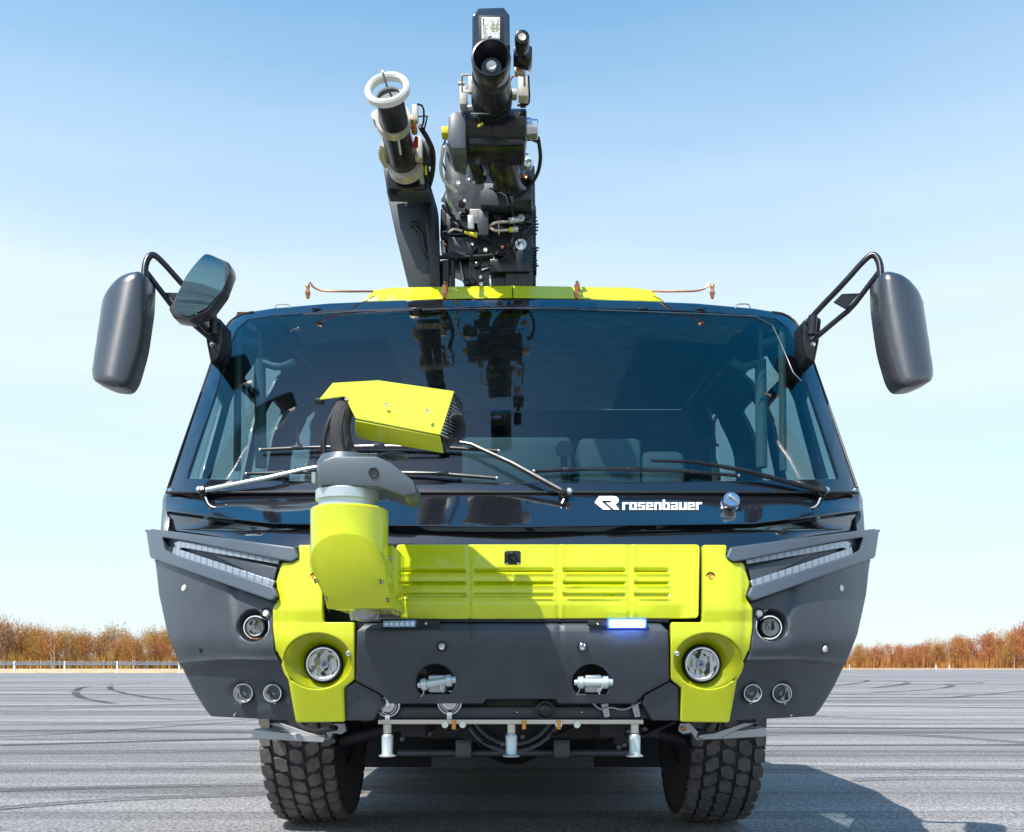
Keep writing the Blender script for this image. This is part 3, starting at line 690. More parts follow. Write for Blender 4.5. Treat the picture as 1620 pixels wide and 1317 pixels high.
# ================================================================== wipers
def on(x, y, k=.03): return W(x, y, onsurf(x, y, yglass) - k)
def wiper(arm, blade, pivot, armmat):
    t = MB(); t.lathe(on(*pivot, .0), Vector((0, -1, .4)), [(-.02, .022), (.03, .022), (.035, .016), (.05, .016), (.055, .010)], 18); o = t.build('wiper', black, truck)
    t = MB(); n = len(arm)
    t.tube([on(x, y, .055 - .01 * i / n) for i, (x, y) in enumerate(arm)], [.012, .0105, .008, .006][:n] if n <= 4 else .008, 8); t.build('wiper_arm', armmat, o)
    t = MB(); t.tube([on(x, y, .022) for x, y in blade], .008, 8)
    for i, (x, y) in enumerate(blade[1:-1]): t.box(on(x, y, .035), (.05, .012, .018), bev=.004)
    t.tube([on(blade[1][0], blade[1][1], .04), on((blade[1][0] + blade[-2][0]) / 2, (blade[1][1] + blade[-2][1]) / 2, .05), on(blade[-2][0], blade[-2][1], .04)], .005, 6)
    t.build('wiper_blade', black, o)
    for e in (blade[0], blade[-1]):
        t = MB(); t.sphere(on(e[0], e[1], .022), .009, seg=10); t.build('blade_tip', alu, o)
    px, py = pivot; sg = 1 if px < 811 else -1
    t = MB(); t.lathe(on(px - 8 * sg, py - 6, .04), Vector((0, -1, .3)), [(0, .014), (.02, .014), (.026, .008), (.026, 0)], 14); t.build('wiper_knob', alu, o)
    t = MB(); t.tube([on(px, py + 4, .03), on(px + 6 * sg, py + 18, .02), on(px + 22 * sg, py + 22, .01), on(px + 34 * sg, py + 16, .005)], .004, 6, smoothen=2); t.build('washer_hose', zinc, o)
    return o
wiper([(324, 776), (420, 757), (480, 743), (512, 737)], [(390, 750), (450, 748), (560, 746), (700, 750), (786, 757)], (325, 783), zinc)
wiper([(893, 779), (810, 733), (745, 703), (718, 698)], [(412, 712), (470, 709), (600, 706), (700, 708), (789, 714)], (892, 786), black)
wiper([(1306, 779), (1180, 745), (1100, 731), (1030, 729)], [(845, 746), (900, 743), (1000, 742), (1090, 746), (1168, 753)], (1298, 784), black)

for s in (-1, 1):
    t = MB(); t.slab([(s * 1.36, 1.6, 2.90), (s * 1.52, 1.6, 2.90), (s * 1.60, 2.3, 3.03), (s * 1.62, YB, 3.05), (s * 1.36, YB, 3.05), (s * 1.36, 2.3, 3.03)], .03, 0); t.build('roof_rail', black, truck)
t = MB(); t.box((0, 5.4, .66), (2.85, 3.4, .76), bev=.03); t.build('shade_box', gplast, truck)  # low box added to keep sunlight off the ground under the truck
t = MB(); t.box((0, 4.0, .55), (1.3, .8, .42), bev=.05); t.build('underbody_blocker', chass, truck)  # dark box added to block the bright ground seen under the truck
# ================================================================== bumper turret
t = MB(); c = W(553, 806, -.42); R = 61 * mp(-.42)
zb = W(553, 905, -.42).z
t.lathe((c.x, c.y, zb), (0, 0, 1), [(0, R), (c.z - zb - .006, R), (c.z - zb, R - .006), (c.z - zb, R - .04)], 48); 
PL = [(491, 882), (496, 866), (507, 854), (524, 846), (546, 843), (570, 846), (590, 857), (602, 874), (608, 896), (612, 925), (619, 948), (622, 963), (517, 963), (512, 941), (501, 920), (493, 900)]
t.prism(offset_poly(PL if area2(PL) > 0 else PL[::-1], 1), -.615, -.12, .006, .46)
bt = t.build('bumper_turret', yellow, truck, 'lime yellow swivelling bumper turret with nozzle head')
t = MB(); t.prism(PL, -.628, -.47, .0025, .46); t.build('cover_plate', yellow, bt)
for x, y in ((500, 920), (514, 948), (604, 921), (615, 950)):
    t = MB(); t.slab([W(x - 4, y - 4, -.631 + (y - 845) * .00095), W(x + 4, y - 1, -.631 + (y - 845) * .00095), W(x - 1, y + 4, -.631 + (y - 845) * .00095)], .006, .001); t.build('plate_notch', matt, bt); bolt(x + 1, y, -.633 + (y - 845) * .00095, 2, bt)
t = MB(); t.prism([(610, 868), (620, 862), (627, 868), (627, 966), (620, 972), (612, 930)], -.30, -.05, .004); t.build('side_channel', yellow, bt)
t = MB(); t.tube([W(612, 880, -.31), W(616, 920, -.31), W(622, 950, -.31), W(627, 968, -.31)], .003, 6); t.build('edge_trim', matt, bt)
for y in (884, 930, 953): bolt(618, y, -.305, 2.6, bt)
t = MB(); t.lathe(W(549, 808, -.42), (0, 0, 1), [(0, .100), (.012, .100), (.014, .094), (.03, .094), (.032, .104), (.062, .104), (.066, .100), (.066, .0)], 48); t.build('collar', zinc, bt)
# grey head
t = MB(); hd = [(510, 728), (528, 722), (596, 722), (618, 732), (655, 762), (659, 781), (640, 785), (596, 770), (502, 767), (504, 740)]
t.prism(hd, -.52, -.28, .006); t.lathe(W(548, 768, -.41), (0, 0, 1), [(0, .098), (.07, .098), (.095, .085), (.1, 0)], 40); 
gh = t.build('turret_head', gpaint, bt, smooth=25)
t = MB(); t.lathe(W(591, 748, -.521), (0, -1, 0), [(0, .017), (.005, .016), (.003, .008), (.003, 0)], 20); t.build('plug', black, bt)
t = MB(); t.sphere(W(624, 722, -.34), .05, (1.0, .8, .28)); t.ptube([(596, 724, -.35), (606, 720, -.35)], 4, 8); t.build('drain_cap', gpaint, bt)
# corrugated hose and cables
t = MB(); t.ptube([(549, 726, -.40), (540, 705, -.40), (536, 680, -.40), (540, 655, -.38), (552, 640, -.33)], [20, 18, 17, 17, 16], 20, 2)
for y in (650, 668, 686, 704): pass
t.build('supply_hose', rubber, bt)
t = MB(); t.ptube([(549, 722, -.45), (542, 700, -.46), (539, 676, -.46), (545, 650, -.44)], 2.5, 8, 2)
t.ptube([(514, 726, -.42), (512, 700, -.42), (519, 668, -.42), (534, 640, -.38), (548, 634, -.35)], 3.4, 8, 2)
t.ptube([(508, 728, -.40), (508, 702, -.41), (516, 672, -.42), (530, 645, -.38)], 1.8, 6, 2); t.build('cable', matt, bt)
t = MB(); t.ptube([(498, 748, -.44), (498, 764, -.44)], 5, 12); t.build('bung', alu, bt)
# nozzle shroud, folded yellow sheet
P_ = lambda *a: W(*a)
A = [P_(527, 608, -.27), P_(600, 604, -.31), P_(719, 621, -.50), P_(697, 690, -.60), P_(563, 664, -.46), P_(546, 629, -.40), P_(506, 634, -.33)]
t = MB()
t.slab(A, .006); t.slab([P_(563, 664, -.458), P_(697, 690, -.598), P_(702, 716, -.52), P_(563, 692, -.37)], .005)
t.slab([P_(527, 608, -.27), P_(600, 604, -.31), P_(719, 621, -.50), W(729, 634, -.36), W(600, 612, -.15), W(535, 614, -.12)], .005)
ns = t.build('nozzle_shroud', yellow, bt)
for x, y in ((548, 632), (611, 641), (676, 651)): bolt(x, y, -.40 - (x - 548) * .0013 - .02, 3, ns, m=zinc)
# mesh end
t = MB(); E = [P_(718, 624, -.495), P_(729, 640, -.40), P_(731, 668, -.37), P_(722, 694, -.40), P_(703, 713, -.50), P_(699, 690, -.59)]
t.slab(E, .004, 0); mesh_end = t.build('nozzle_grille', matt, ns)
t = MB(); 
for i in range(13):
    f_ = i / 12
    a = P_(716 - 17 * f_, 630 + 58 * f_, -.51 - .09 * f_); b_ = P_(730 + 0 * f_ - 14 * max(0, f_ - .5) , 642 + 64 * f_ * .9, -.385 - .05 * f_); t.tube([a, b_], .0028, 5)
t.build('grille_bars', alu, ns)
t = MB(); t.tube([E[0], E[1], E[2], E[3], E[4]], .006, 6); t.build('grille_rim', black, ns)
t = MB(); cc = P_(713, 678, -.50); t.lathe(cc, Vector((.75, -.65, -.1)), [(-.05, .045), (.02, .047), (.03, .042), (.018, .032), (-.02, .024), (-.02, 0)], 28); t.build('nozzle_tip', rubber, ns)
t = MB(); t.ptube([(500, 634, -.32), (512, 636, -.32)], 6, 10); t.build('pivot', black, ns)
# pipe below the turret
t = MB(); t.sphere(W(576, 968, -.10), .055, (1, 1, .7)); t.ptube([(556, 970, -.1), (596, 970, -.06)], 12, 16); t.build('pipe_elbow', alu, truck)
# ================================================================== under the bumper
t = MB(); t.pbox(600, 1118, 1022, 1137, .17, .26, .008); ub = t.build('underrun_beam', gplast, truck)
for x in (718, 818, 1020 - 100, 958): bolt(x, 1127, .17, 2.6, ub)
t = MB(); t.pbox(770, 1104, 880, 1120, .18, .22, .004); t.pbox(640, 1104, 780, 1120, .20, .26, .004); t.build('winch_housing', matt, truck)
t = MB(); t.lathe(W(863, 1123, .15), (0, -1, 0), [(-.02, .042), (.01, .042), (.014, .034), (.008, .026), (.012, .018), (.012, 0)], 28); t.build('tow_socket', black, truck)
for x in (613, 711):
    t = MB(); c = W(x, 1116 if x < 700 else 1112, .135)
    t.lathe(c, (0, -1, 0), [(-.03, .02), (-.02, .046), (-.012, .048), (-.010, .036), (-.004, .030), (.002, .028), (.004, .014), (.01, .012), (.012, 0)], 32)
    t.box(c + Vector((0, .0, -.052)), (.02, .006, .03), bev=.002); ho = t.build('horn', steel, truck)
    t = MB(); t.lathe(c, (0, -1, 0), [(-.004, .042), (.0, .040), (-.004, .037)], 32, (False, False)); t.build('horn_groove', black, ho)
for x in (957, 1005):
    t = MB(); t.slab([W(x - 7, 1114, .15), W(x + 5, 1112, .15), W(x + 8, 1134, .15), W(x - 1, 1136, .15)], .006); o_ = t.build('hanger', alu, truck); bolt(x + 3, 1128, .148, 2.4, o_)
t = MB(); t.ptube([(938, 1112, .145), (950, 1124, .145), (965, 1118, .145), (985, 1124, .145), (1000, 1118, .145), (1015, 1110, .145)], 2, 6, 2); t.build('earth_strap', alu, truck)
# spray bar with three nozzles
t = MB(); t.pbox(598, 1139, 1018, 1146, .135, .165, .002); sb_ = t.build('spray_bar', beige, truck)
for x in (613, 809, 1004):
    t = MB(); c = W(x, 1162, .15)
    t.lathe(W(x, 1160, .15), (0, 0, 1), [(0, .016), (.035, .016), (.036, .013)], 20)
    n_ = t.build('spray_pipe', beige, sb_)
    t = MB(); t.lathe(W(x, 1197, .15), (0, 0, 1), [(0, .033), (.004, .034), (.007, .026), (.012, .022), (.082, .023), (.088, .018), (.09, .018)], 24); t.build('spray_head', zinc, sb_)
for x, m_ in ((718, orange), (829, orange), (884, orange)):
    t = MB(); t.ptube([(x, 1140, .13), (x, 1154, .13)], 3.4, 10); t.build('spray_valve', m_, sb_)
for x in (704, 732, 884, 913):
    t = MB(); t.lathe(W(x, 1147, .13), (0, -1, 0), [(-.01, .013), (.003, .013), (.004, .006), (.004, 0)], 14); t.build('bar_clamp', cream, sb_)
# chassis, axle and hoses in the dark
t = MB()
for s in (-1, 1):
    t.box((s * .42, 5.5, .82), (.10, 10.2, .26)); 
t.box((0, .75, .86), (1.7, .5, .2)); t.box((0, 1.4, .75), (.9, .5, .25)); t.tube([(-1.1, 2.45, .67), (1.1, 2.45, .67)], .09, 16); t.sphere((0, 2.4, .62), .26, (1, .9, 1)); t.box((0, 2.0, .95), (2.0, 2.2, .2))
t.build('chassis', chass, truck)
t = MB(); 
for r in (.20, .235): t.tube([(.0 + r * math.cos(a) * 1.05, 1.1, .80 + r * math.sin(a)) for a in [math.pi + math.pi * k / 16 for k in range(17)]], .011, 8)
t.build('belly_hoop', gpaint, truck)
t = MB(); t.tube([(-.62, 1.5, .52), (.62, 1.5, .52)], .018, 10)
for x in (-.26, .26): t.box((x, 1.45, .55), (.085, .08, .10), bev=.01)
t.build('track_rod', alu if False else gpaint, truck)
random.seed(3)
t = MB()
for i in range(34):
    x = random.uniform(-.85, .85); y = random.uniform(.5, 1.4); z = random.uniform(.62, .84)
    if random.random() < .5: t.box((x, y, z), (random.uniform(.03, .12), .05, random.uniform(.03, .1)), bev=.004)
    else: t.tube([(x, y, z), (x + random.uniform(-.2, .2), y + .1, z - .03), (x + random.uniform(-.3, .3), y + .2, z + .05)], random.uniform(.006, .014), 8, smoothen=1)
t.build('underbody_pipe', chass, truck, split=True)
for i in range(9):
    x = random.uniform(-.8, .8); bolt(811 + x * 360, random.uniform(1152, 1185), .6, 4, truck, name='fitting', m=gpaint)
for s in (-1, 1):
    t = MB(); t.box((s * .87, 3.35, .55), (.55, .012, .62)); t.build('mud_flap', rubber, truck)
    # hub end / steering parts beside the wheel
    t = MB(); 
    for k in range(7): t.lathe((s * (.98 - .02 * k), 2.15, .62 + .03 * k), (s, 0, 0), [(0, .05 + .01 * (k % 2)), (.018, .06)], 14)
    t.tube([(s * 1.0, 1.9, .55), (s * .7, 1.9, .62), (s * .45, 1.8, .7)], .035, 10)
    for k in range(9): t.lathe((s * .80, 1.9, .68 + .022 * k), (0, 0, 1), [(0, .055), (.011, .065), (.022, .055)], 16)
    t.build('steering_knuckle', chass, truck)
# step plates above the tyres
for s in (-1, 1):
    t = MB(); m_ = lambda pts, y: [W(mx(a, s), b, y) for a, b in pts]
    t.slab(m_([(409, 1154), (412, 1151), (524, 1164), (519, 1172), (410, 1166)], 1.05), .12, .003)
    t.slab(m_([(424, 1144), (446, 1144), (492, 1160), (520, 1163), (522, 1171), (485, 1170), (452, 1154)], .98), .02, .003)
    t.slab(m_([(517, 1160), (530, 1144), (547, 1144), (549, 1157), (541, 1162), (528, 1160), (522, 1170)], .96), .015, .003)
    st = t.build('wheel_guard', alu, truck)
    for x, y in ((513, 1166), (541, 1153)): bolt(mx(x, s), y, .955, 4, st, m=zinc if x < 520 else orange)

# ================================================================== wheels
def make_wheel(tread=True):
    R, hw = .655, .205
    prof = [(-hw + .02, .30), (-hw - .01, .36), (-hw - .02, .47), (-hw - .008, .58), (-hw + .012, R - .022), (-hw + .05, R - .006), (0, R + .004), (hw - .05, R - .006), (hw - .012, R - .022), (hw + .008, .58), (hw + .02, .47), (hw + .01, .36), (hw - .02, .30)]
    root = MB(); root.lathe((0, 0, 0), (1, 0, 0), prof, 72, (False, False))
    # sidewall ribs
    for k in range(48):
        a = 2 * math.pi * k / 48
        for sx in (-1, 1):
            c = Vector((sx * (hw + .004), math.cos(a) * (R - .055), math.sin(a) * (R - .055)))
            Rm = Matrix.Rotation(a, 3, 'X'); root.box(c, (.018, .06, .018), Rm, bev=.004)
    tyre = root
    tr = MB(); n = 40
    rows = [(-.178, .064), (-.092, .078), (0, .078), (.092, .078), (.178, .064)]
    for ri, (xc, wd) in enumerate(rows):
        for k in range(n):
            a0 = 2 * math.pi * (k + (.5 if ri % 2 else 0)) / n
            da = 2 * math.pi / n * .86; sk = .20 if ri in (1, 2) else (-.20 if ri == 3 else 0)
            hexp = [(-.5, -.28), (-.05, -.5), (.42, -.40), (.5, .28), (.05, .5), (-.42, .40)] if 0 < ri < 4 else [(-.5, -.45), (.3, -.5), (.5, -.1), (.5, .45), (-.2, .5), (-.5, .2)]
            top = []; bot = []
            for hx, hy in hexp:
                if ri == 4: hx = -hx
                x = xc + hx * wd; a = a0 + hy * da + sk * hx * da * 1.4
                crown = .012 * (abs(x) / .2) ** 3
                top.append(Vector((x, math.cos(a) * (R + .017 - crown), math.sin(a) * (R + .017 - crown))))
                x2 = xc + hx * (wd + .008); bot.append(Vector((x2, math.cos(a) * (R - .028), math.sin(a) * (R - .028))))
            m_ = len(top); tr.add(top + bot, [list(range(m_))] + [[i, (i + 1) % m_, m_ + (i + 1) % m_, m_ + i] for i in range(m_)])
    return tyre, tr
ty, tr = make_wheel()
def emp_wheel(x, y, first=None):
    pass
tyre0 = ty.build('wheel', rubber, truck, smooth=35); tread0 = tr.build('tread_blocks', treadm, tyre0, smooth=30)
t = MB(); t.lathe((-.16, 0, 0), (1, 0, 0), [(0, .31), (.02, .27), (.10, .24), (.12, .12), (.2, .11), (.2, 0)], 40); t.lathe((.19, 0, 0), (-1, 0, 0), [(0, .315), (.03, .30), (.33, .29)], 40, (False, False)); rim0 = t.build('rim', gpaint, tyre0)
for o in (tread0, rim0): o.matrix_parent_inverse = Matrix.Identity(4)
def wheel(x, y, src=None):
    o = tyre0 if src is None else tyre0.copy()
    if src is not None: COL.objects.link(o)
    o.parent = truck; o.matrix_parent_inverse = Matrix.Identity(4); o.location = (x, y, .675)
    if x > 0: o.rotation_euler = (0, 0, math.pi)
    if src is not None:
        for c in (tread0, rim0):
            q = c.copy(); COL.objects.link(q); q.parent = o; q.matrix_parent_inverse = Matrix.Identity(4)
wheel(-1.235, 2.45)
for x, y in ((1.235, 2.45), (-1.235, 7.7), (1.235, 7.7), (-1.235, 9.3), (1.235, 9.3)): wheel(x, y, 1)
# ================================================================== rear body (hidden behind the cab, throws the long shadow)
t = MB(); t.box((0, 7.8, 1.9), (2.9, 7.0, 1.8), bev=.04); pass; t.box((0, 7.8, 2.95), (2.5, 6.8, .3), bev=.05); rb = t.build('body', yellow, truck)
for s in (-1, 1):
    for k in range(5):
        t = MB(); t.box((s * 1.455, 5.0 + k * 1.35, 2.0), (.02, 1.25, 1.2), bev=.008); t.build('locker_shutter', alu, rb)

# ================================================================== boom and roof turret (above the cab)
def yb(py): return .18 + 1.30 * min(1, py / 330)
def Wb(px, py, dy=0): return W(px, py, yb(py) + dy)
class PB(MB):
    def bt(s, pts, r, seg=10, sm_=0): s.ptube([(x, y, yb(y) + (d[0] if d else 0)) for x, y, *d in pts], r, seg, sm_)
    def bb(s, x0, y0, x1, y1, dy=0, dep=.15, bev=.005): y = yb((y0 + y1) / 2) + dy; s.pbox(x0, y0, x1, y1, y, y + dep, bev)
    def bp(s, poly, dy=0, dep=.15, bev=.005):
        my = sum(p[1] for p in poly) / len(poly); y = yb(my) + dy; s.prism(poly, y, y + dep, bev)
t = PB()
t.bp([(704, 240), (716, 224), (800, 228), (846, 262), (848, 400), (838, 404), (838, 470), (758, 470), (735, 452), (728, 412), (706, 402), (696, 372), (697, 330), (712, 318), (703, 290)], .06, .30, .01)
t.bp([(742, 330), (843, 330), (843, 410), (838, 470), (742, 470)], .0, .3, .008)
t.bb(800, 395, 842, 470, -.04, .2); t.bb(775, 410, 838, 430, -.06, .2)
boom = t.build('boom', black, truck, 'raised black extinguishing boom packed with hoses and valves')
def sub(mb, nm, m, lab=None): return mb.build(nm, m, boom, lab, split=nm in ('valve_block', 'hydraulic_hose', 'coupling', 'boom_fitting', 'steel_line', 'hose_sleeve', 'nozzle_clamp', 'clamp_foot', 'lift_linkage', 'motor_end_cap'))
# plates and blocks in relief
t = PB(); t.bb(760, 290, 842, 325, .0, .1); t.bb(706, 335, 748, 372, .02, .1); t.bb(757, 333, 773, 372, -.06, .08, .008); t.bb(708, 375, 746, 402, .0, .08); t.bb(812, 280, 842, 316, -.02, .06); sub(t, 'valve_block', gplast)
t = PB(); t.bb(712, 352, 757, 366, .0, .06); t.bt([(700, 405), (845, 402)], 4, 8); t.bt([(760, 430), (800, 415), (846, 360)], 3, 8, 1); t.bt([(775, 440), (820, 405)], 3, 8); t.bt([(704, 415), (704, 470)], 8, 12); t.bt([(716, 400), (716, 470)], 4, 10); sub(t, 'lift_linkage', black)
t = PB(); t.bb(734, 182, 832, 230, -.10, .2, .02)
c0 = Wb(735, 205, -.05); c1 = Wb(833, 205, -.05); L = (c1 - c0).length
t.lathe(c0, c1 - c0, [(0, .082), (L * .45, .082), (L * .46, .086), (L * .98, .086), (L, .078), (L, 0)], 36); sub(t, 'slew_motor', black)
t = PB(); t.bp([(710, 184), (718, 176), (737, 178), (737, 235), (714, 235), (708, 222)], -.14, .18, .006); t.bp([(704, 225), (737, 235), (736, 262), (718, 256), (706, 240)], -.08, .1); sub(t, 'motor_cover', gpaint)
t = PB(); t.lathe(c1, c1 - c0, [(0, .05), (.02, .05), (.022, .044), (.05, .044), (.054, .04), (.054, 0)], 24); t.bt([(745, 180, -.15), (775, 180, -.15)], 1.4, 6); sub(t, 'motor_end_cap', steel)
t = PB(); t.bb(698, 199, 711, 211, -.08, .06); sub(t, 'warning_tag', yhose)
# elbow
t = PB(); t.bt([(789, 228, -.04), (790, 250, -.06), (797, 272, -.07), (808, 290, -.06), (822, 296, -.02)], [24, 25, 25, 20, 14], 24, 2); t.bt([(750, 238), (752, 262, -.02), (760, 280)], [11, 12, 12], 16, 1); sub(t, 'elbow_pipe', black)
# nozzle
t = PB(); q = Wb(777, 150, -.05); p = Wb(777, 93, -.16); ax = (p - q).normalized(); fx = Vector((0, -.80, -.60)).normalized()
t.bt([(779, 172, .02), (778, 158, .0), (777, 140, -.04), (777, 118, -.09)], [24, 30, 32, 30], 28, 1)
for yy in (160, 152): t.bt([(778, yy, -.02), (778, yy - 4, -.03)], 32.5, 28)
nz = sub(t, 'nozzle_barrel', black)
t = MB(); ax = Vector((0, -.93, .05)); R = 32.5 * mp(.15)
cr = Wb(777, 93, -.31)
t.lathe(cr + Vector((0, .10, 0)), ax, [(0, R * .8), (.02, R * .95), (.09, R), (.102, R * .97), (.104, R * .89), (.095, R * .85), (.03, R * .70), (.0, R * .45), (-.0, 0)], 48); sub(t, 'nozzle_bell', black)
t = MB(); t.lathe(cr + Vector((0, .06, 0)), ax, [(-.03, R * .55), (.0, R * .55), (.004, R * .5), (.004, R * .28)], 36); sub(t, 'nozzle_cone', gplast)
t = MB(); t.lathe(cr + Vector((0, .05, 0)), ax, [(-.02, R * .27), (.006, R * .27), (.010, R * .22), (.008, R * .12), (.010, 0)], 28); sub(t, 'nozzle_centre', cream)
# lamp on top
t = PB(); LB = [(747, 26), (757, 13), (797, 12), (806, 24), (807, 72), (747, 80)]
yy = yb(40) - .05
lb_h = [(757, 30), (763, 22), (790, 22), (796, 30), (797, 78), (757, 78)]
bmh = sheet(LB, [], 50, lambda u, v, d: W(u, v, yy) + Vector((0, d, 0)), .16, 2); link('work_lamp', bmh, gloss, boom)
t = PB(); t.prism([(757, 24), (796, 24), (797, 76), (757, 76)], yy - .008, yy + .01, .003); sub(t, 'lamp_face', matt)
t = PB(); t.pbox(762, 27, 791, 62, yy - .014, yy, .003); sub(t, 'lamp_panel', white)
t = PB()
for i in range(5):
    for j in range(4): t.lathe(W(766.5 + j * 6.6, 32 + i * 6.4, yy - .0145), (0, -1, 0), [(0, .0085), (.001, .0085), (-.002 + .003, .004), (.001, 0)], 10)
sub(t, 'led_grid', chrome)
# small camera on the right
t = PB(); t.bp(circle(826, 58, 12, 12, 10), -.05, .08, .004); t.bp([(813, 74), (836, 70), (842, 74), (842, 90), (836, 95), (812, 88)], -.02, .08, .004); t.bt([(826, 68), (828, 78)], 6, 8); oo = sub(t, 'boom_camera', black)
t = PB(); t.lathe(W(826, 59, yb(58) - .052), (0, -1, 0), [(0, .017), (.004, .015), (.002, .008), (.003, 0)], 16); sub(t, 'camera_lens', beige)
# beige clamps and rods
t = PB()
t.bb(727, 134, 739, 165, .02, .06); t.bb(741, 120, 750, 146, .0, .02, .002); t.bb(738, 166, 750, 176, .02, .05); t.bb(820, 120, 836, 152, .0, .06); t.bb(814, 106, 830, 114, -.02, .04); t.bb(828, 98, 832, 130, -.02, .04); t.bb(806, 140, 818, 150, .0, .05)
t.bt([(725, 133), (735, 133)], 3, 8); t.bt([(731, 119), (731, 145), (748, 145), (758, 155)], 1.8, 6); t.bt([(731, 119), (745, 119)], 1.8, 6)
t.bt([(812, 92), (828, 92), (829, 118), (812, 120), (806, 130)], 1.8, 6); t.bt([(838, 104), (838, 112)], 2, 6); sub(t, 'nozzle_clamp', beige)
t = PB(); t.bb(822, 152, 833, 162, .02, .05); t.bb(729, 160, 741, 172, .04, .05); t.bb(816, 98, 826, 106, -.01, .03); sub(t, 'clamp_foot', copper)
t = PB(); t.bt([(852, 222), (856, 250, -.02), (851, 276, -.03), (838, 295, -.04), (812, 300, -.04), (802, 305, -.02)], 3, 8, 2); t.bt([(842, 218), (852, 222)], 5, 8); t.bt([(836, 120), (838, 160), (834, 167), (818, 167)], 1.6, 6, 1)
t.bt([(800, 300, -.03), (812, 335, -.04), (814, 370, -.04), (806, 398, -.03), (770, 406, -.03), (700, 408, -.02), (680, 410, -.02), (668, 392, -.02), (670, 375, -.02), (656, 357, -.02)], 2.4, 8, 2)
t.bt([(700, 325, -.02), (722, 350, -.03), (748, 368, -.03), (775, 380, -.03)], 3, 8, 2); t.bt([(704, 318, -.03), (716, 345, -.04), (746, 360, -.03)], 2.2, 8, 2)
t.bt([(828, 365, -.03), (824, 385, -.03), (790, 415, -.03), (788, 432)], 2.4, 8, 1); t.bt([(705, 270), (697, 250), (702, 225), (716, 205)], 1.4, 6, 1)
sub(t, 'hydraulic_hose', matt)
t = PB(); t.bt([(703, 232, -.02), (696, 262, -.03), (701, 288, -.03), (722, 304, -.03)], 2.6, 8, 2); sub(t, 'pale_hose', cream)
t = PB(); t.bt([(709, 368, -.03), (719, 362, -.05), (731, 366, -.05)], 2, 6, 1); t.bt([(774, 358, -.03), (784, 352, -.05), (805, 351, -.05)], 2.2, 6, 1); t.bt([(774, 361, -.03), (784, 366, -.05), (805, 364, -.05)], 2.2, 6, 1); t.bb(788, 348, 790, 370, -.06, .03, .001); sub(t, 'steel_line', beige)
t = PB(); t.bt([(735, 368, -.05), (755, 373, -.05)], [2, 4], 8); t.bt([(744, 243, -.03), (750, 236, -.04)], 2.4, 6); t.bt([(757, 200, -.16), (763, 196, -.17)], 2.2, 6); t.bt([(806, 364, -.05), (812, 364, -.05)], 4, 8); sub(t, 'hose_sleeve', yhose)
t = PB()
for (x, y, r) in ((758, 290, 9), (824, 346, 6), (824, 388, 9), (836, 258, 8)):
    c = Wb(x, y, -.03); R = r * mp(yb(y)); t.lathe(c, (0, -1, 0), [(-.04, R * .8), (0, R), (.01, R), (.012, R * .6), (.004, R * .5), (.004, 0)], 12)
t.bt([(805, 350, -.05), (820, 348, -.04)], 5, 10); t.bt([(811, 364, -.05), (820, 363, -.05)], 4.5, 10); t.bb(740, 340, 750, 362, -.05, .04); t.bt([(776, 440), (776, 470)], 2.2, 6); t.bt([(781, 404), (783, 432)], 2, 6); t.bt([(700, 382), (702, 402)], 3.5, 8)
t.bt([(700, 318, -.03), (706, 300, -.04), (713, 322, -.04), (722, 338, -.03)], 3, 6); t.bt([(700, 310, -.05), (716, 330, -.05), (724, 348, -.05)], 2, 6)
sub(t, 'coupling', zinc)
rnd = random.Random(11)
for i, (x, y) in enumerate(((789, 321), (831, 320), (831, 280), (741, 276), (766, 273), (741, 284), (704, 388), (747, 387), (768, 396), (820, 403), (828, 425), (828, 432), (760, 439), (761, 450), (785, 275), (712, 226), (725, 290), (800, 245), (795, 392), (715, 348), (735, 318))):
    bolt(x, y, yb(y) - .03 + (.02 if x < 760 else 0), 2.6 + rnd.random() * 1.2, boom, m=[cream, zinc, copper, steel][i % 4])
# ragged bolts and tabs on the right flank
t = PB()
for y in list(range(335, 372, 5)) + list(range(392, 428, 5)): t.bt([(842, y), (851 + rnd.uniform(-3, 2), y + rnd.uniform(-1, 1))], 1.3, 6)
t.bb(846, 390, 849, 432, .02, .05, .002); t.bb(840, 325, 848, 450, .05, .1, .004); sub(t, 'flank_plate', black)
t = PB()
for i in range(46):
    x = rnd.uniform(702, 840); y = rnd.uniform(235, 455)
    if x < 738 and y > 395: continue
    k = rnd.random()
    if k < .45: t.bb(x - rnd.uniform(2, 9), y - rnd.uniform(2, 6), x + rnd.uniform(2, 9), y + rnd.uniform(2, 6), rnd.uniform(-.02, .05), .08, .003)
    elif k < .75: t.bt([(x, y, -.01), (x + rnd.uniform(-16, 16), y + rnd.uniform(-6, 6), -.03), (x + rnd.uniform(-22, 22), y + rnd.uniform(0, 20), -.0)], rnd.uniform(1, 2.4), 6, 1)
    else: c = Wb(x, y, .0); t.lathe(c, (rnd.uniform(-.4, .4), -1, rnd.uniform(-.3, .3)), [(-.03, .02), (.02, .02), (.024, .012), (.024, 0)], 10)
sub(t, 'boom_fitting', black)
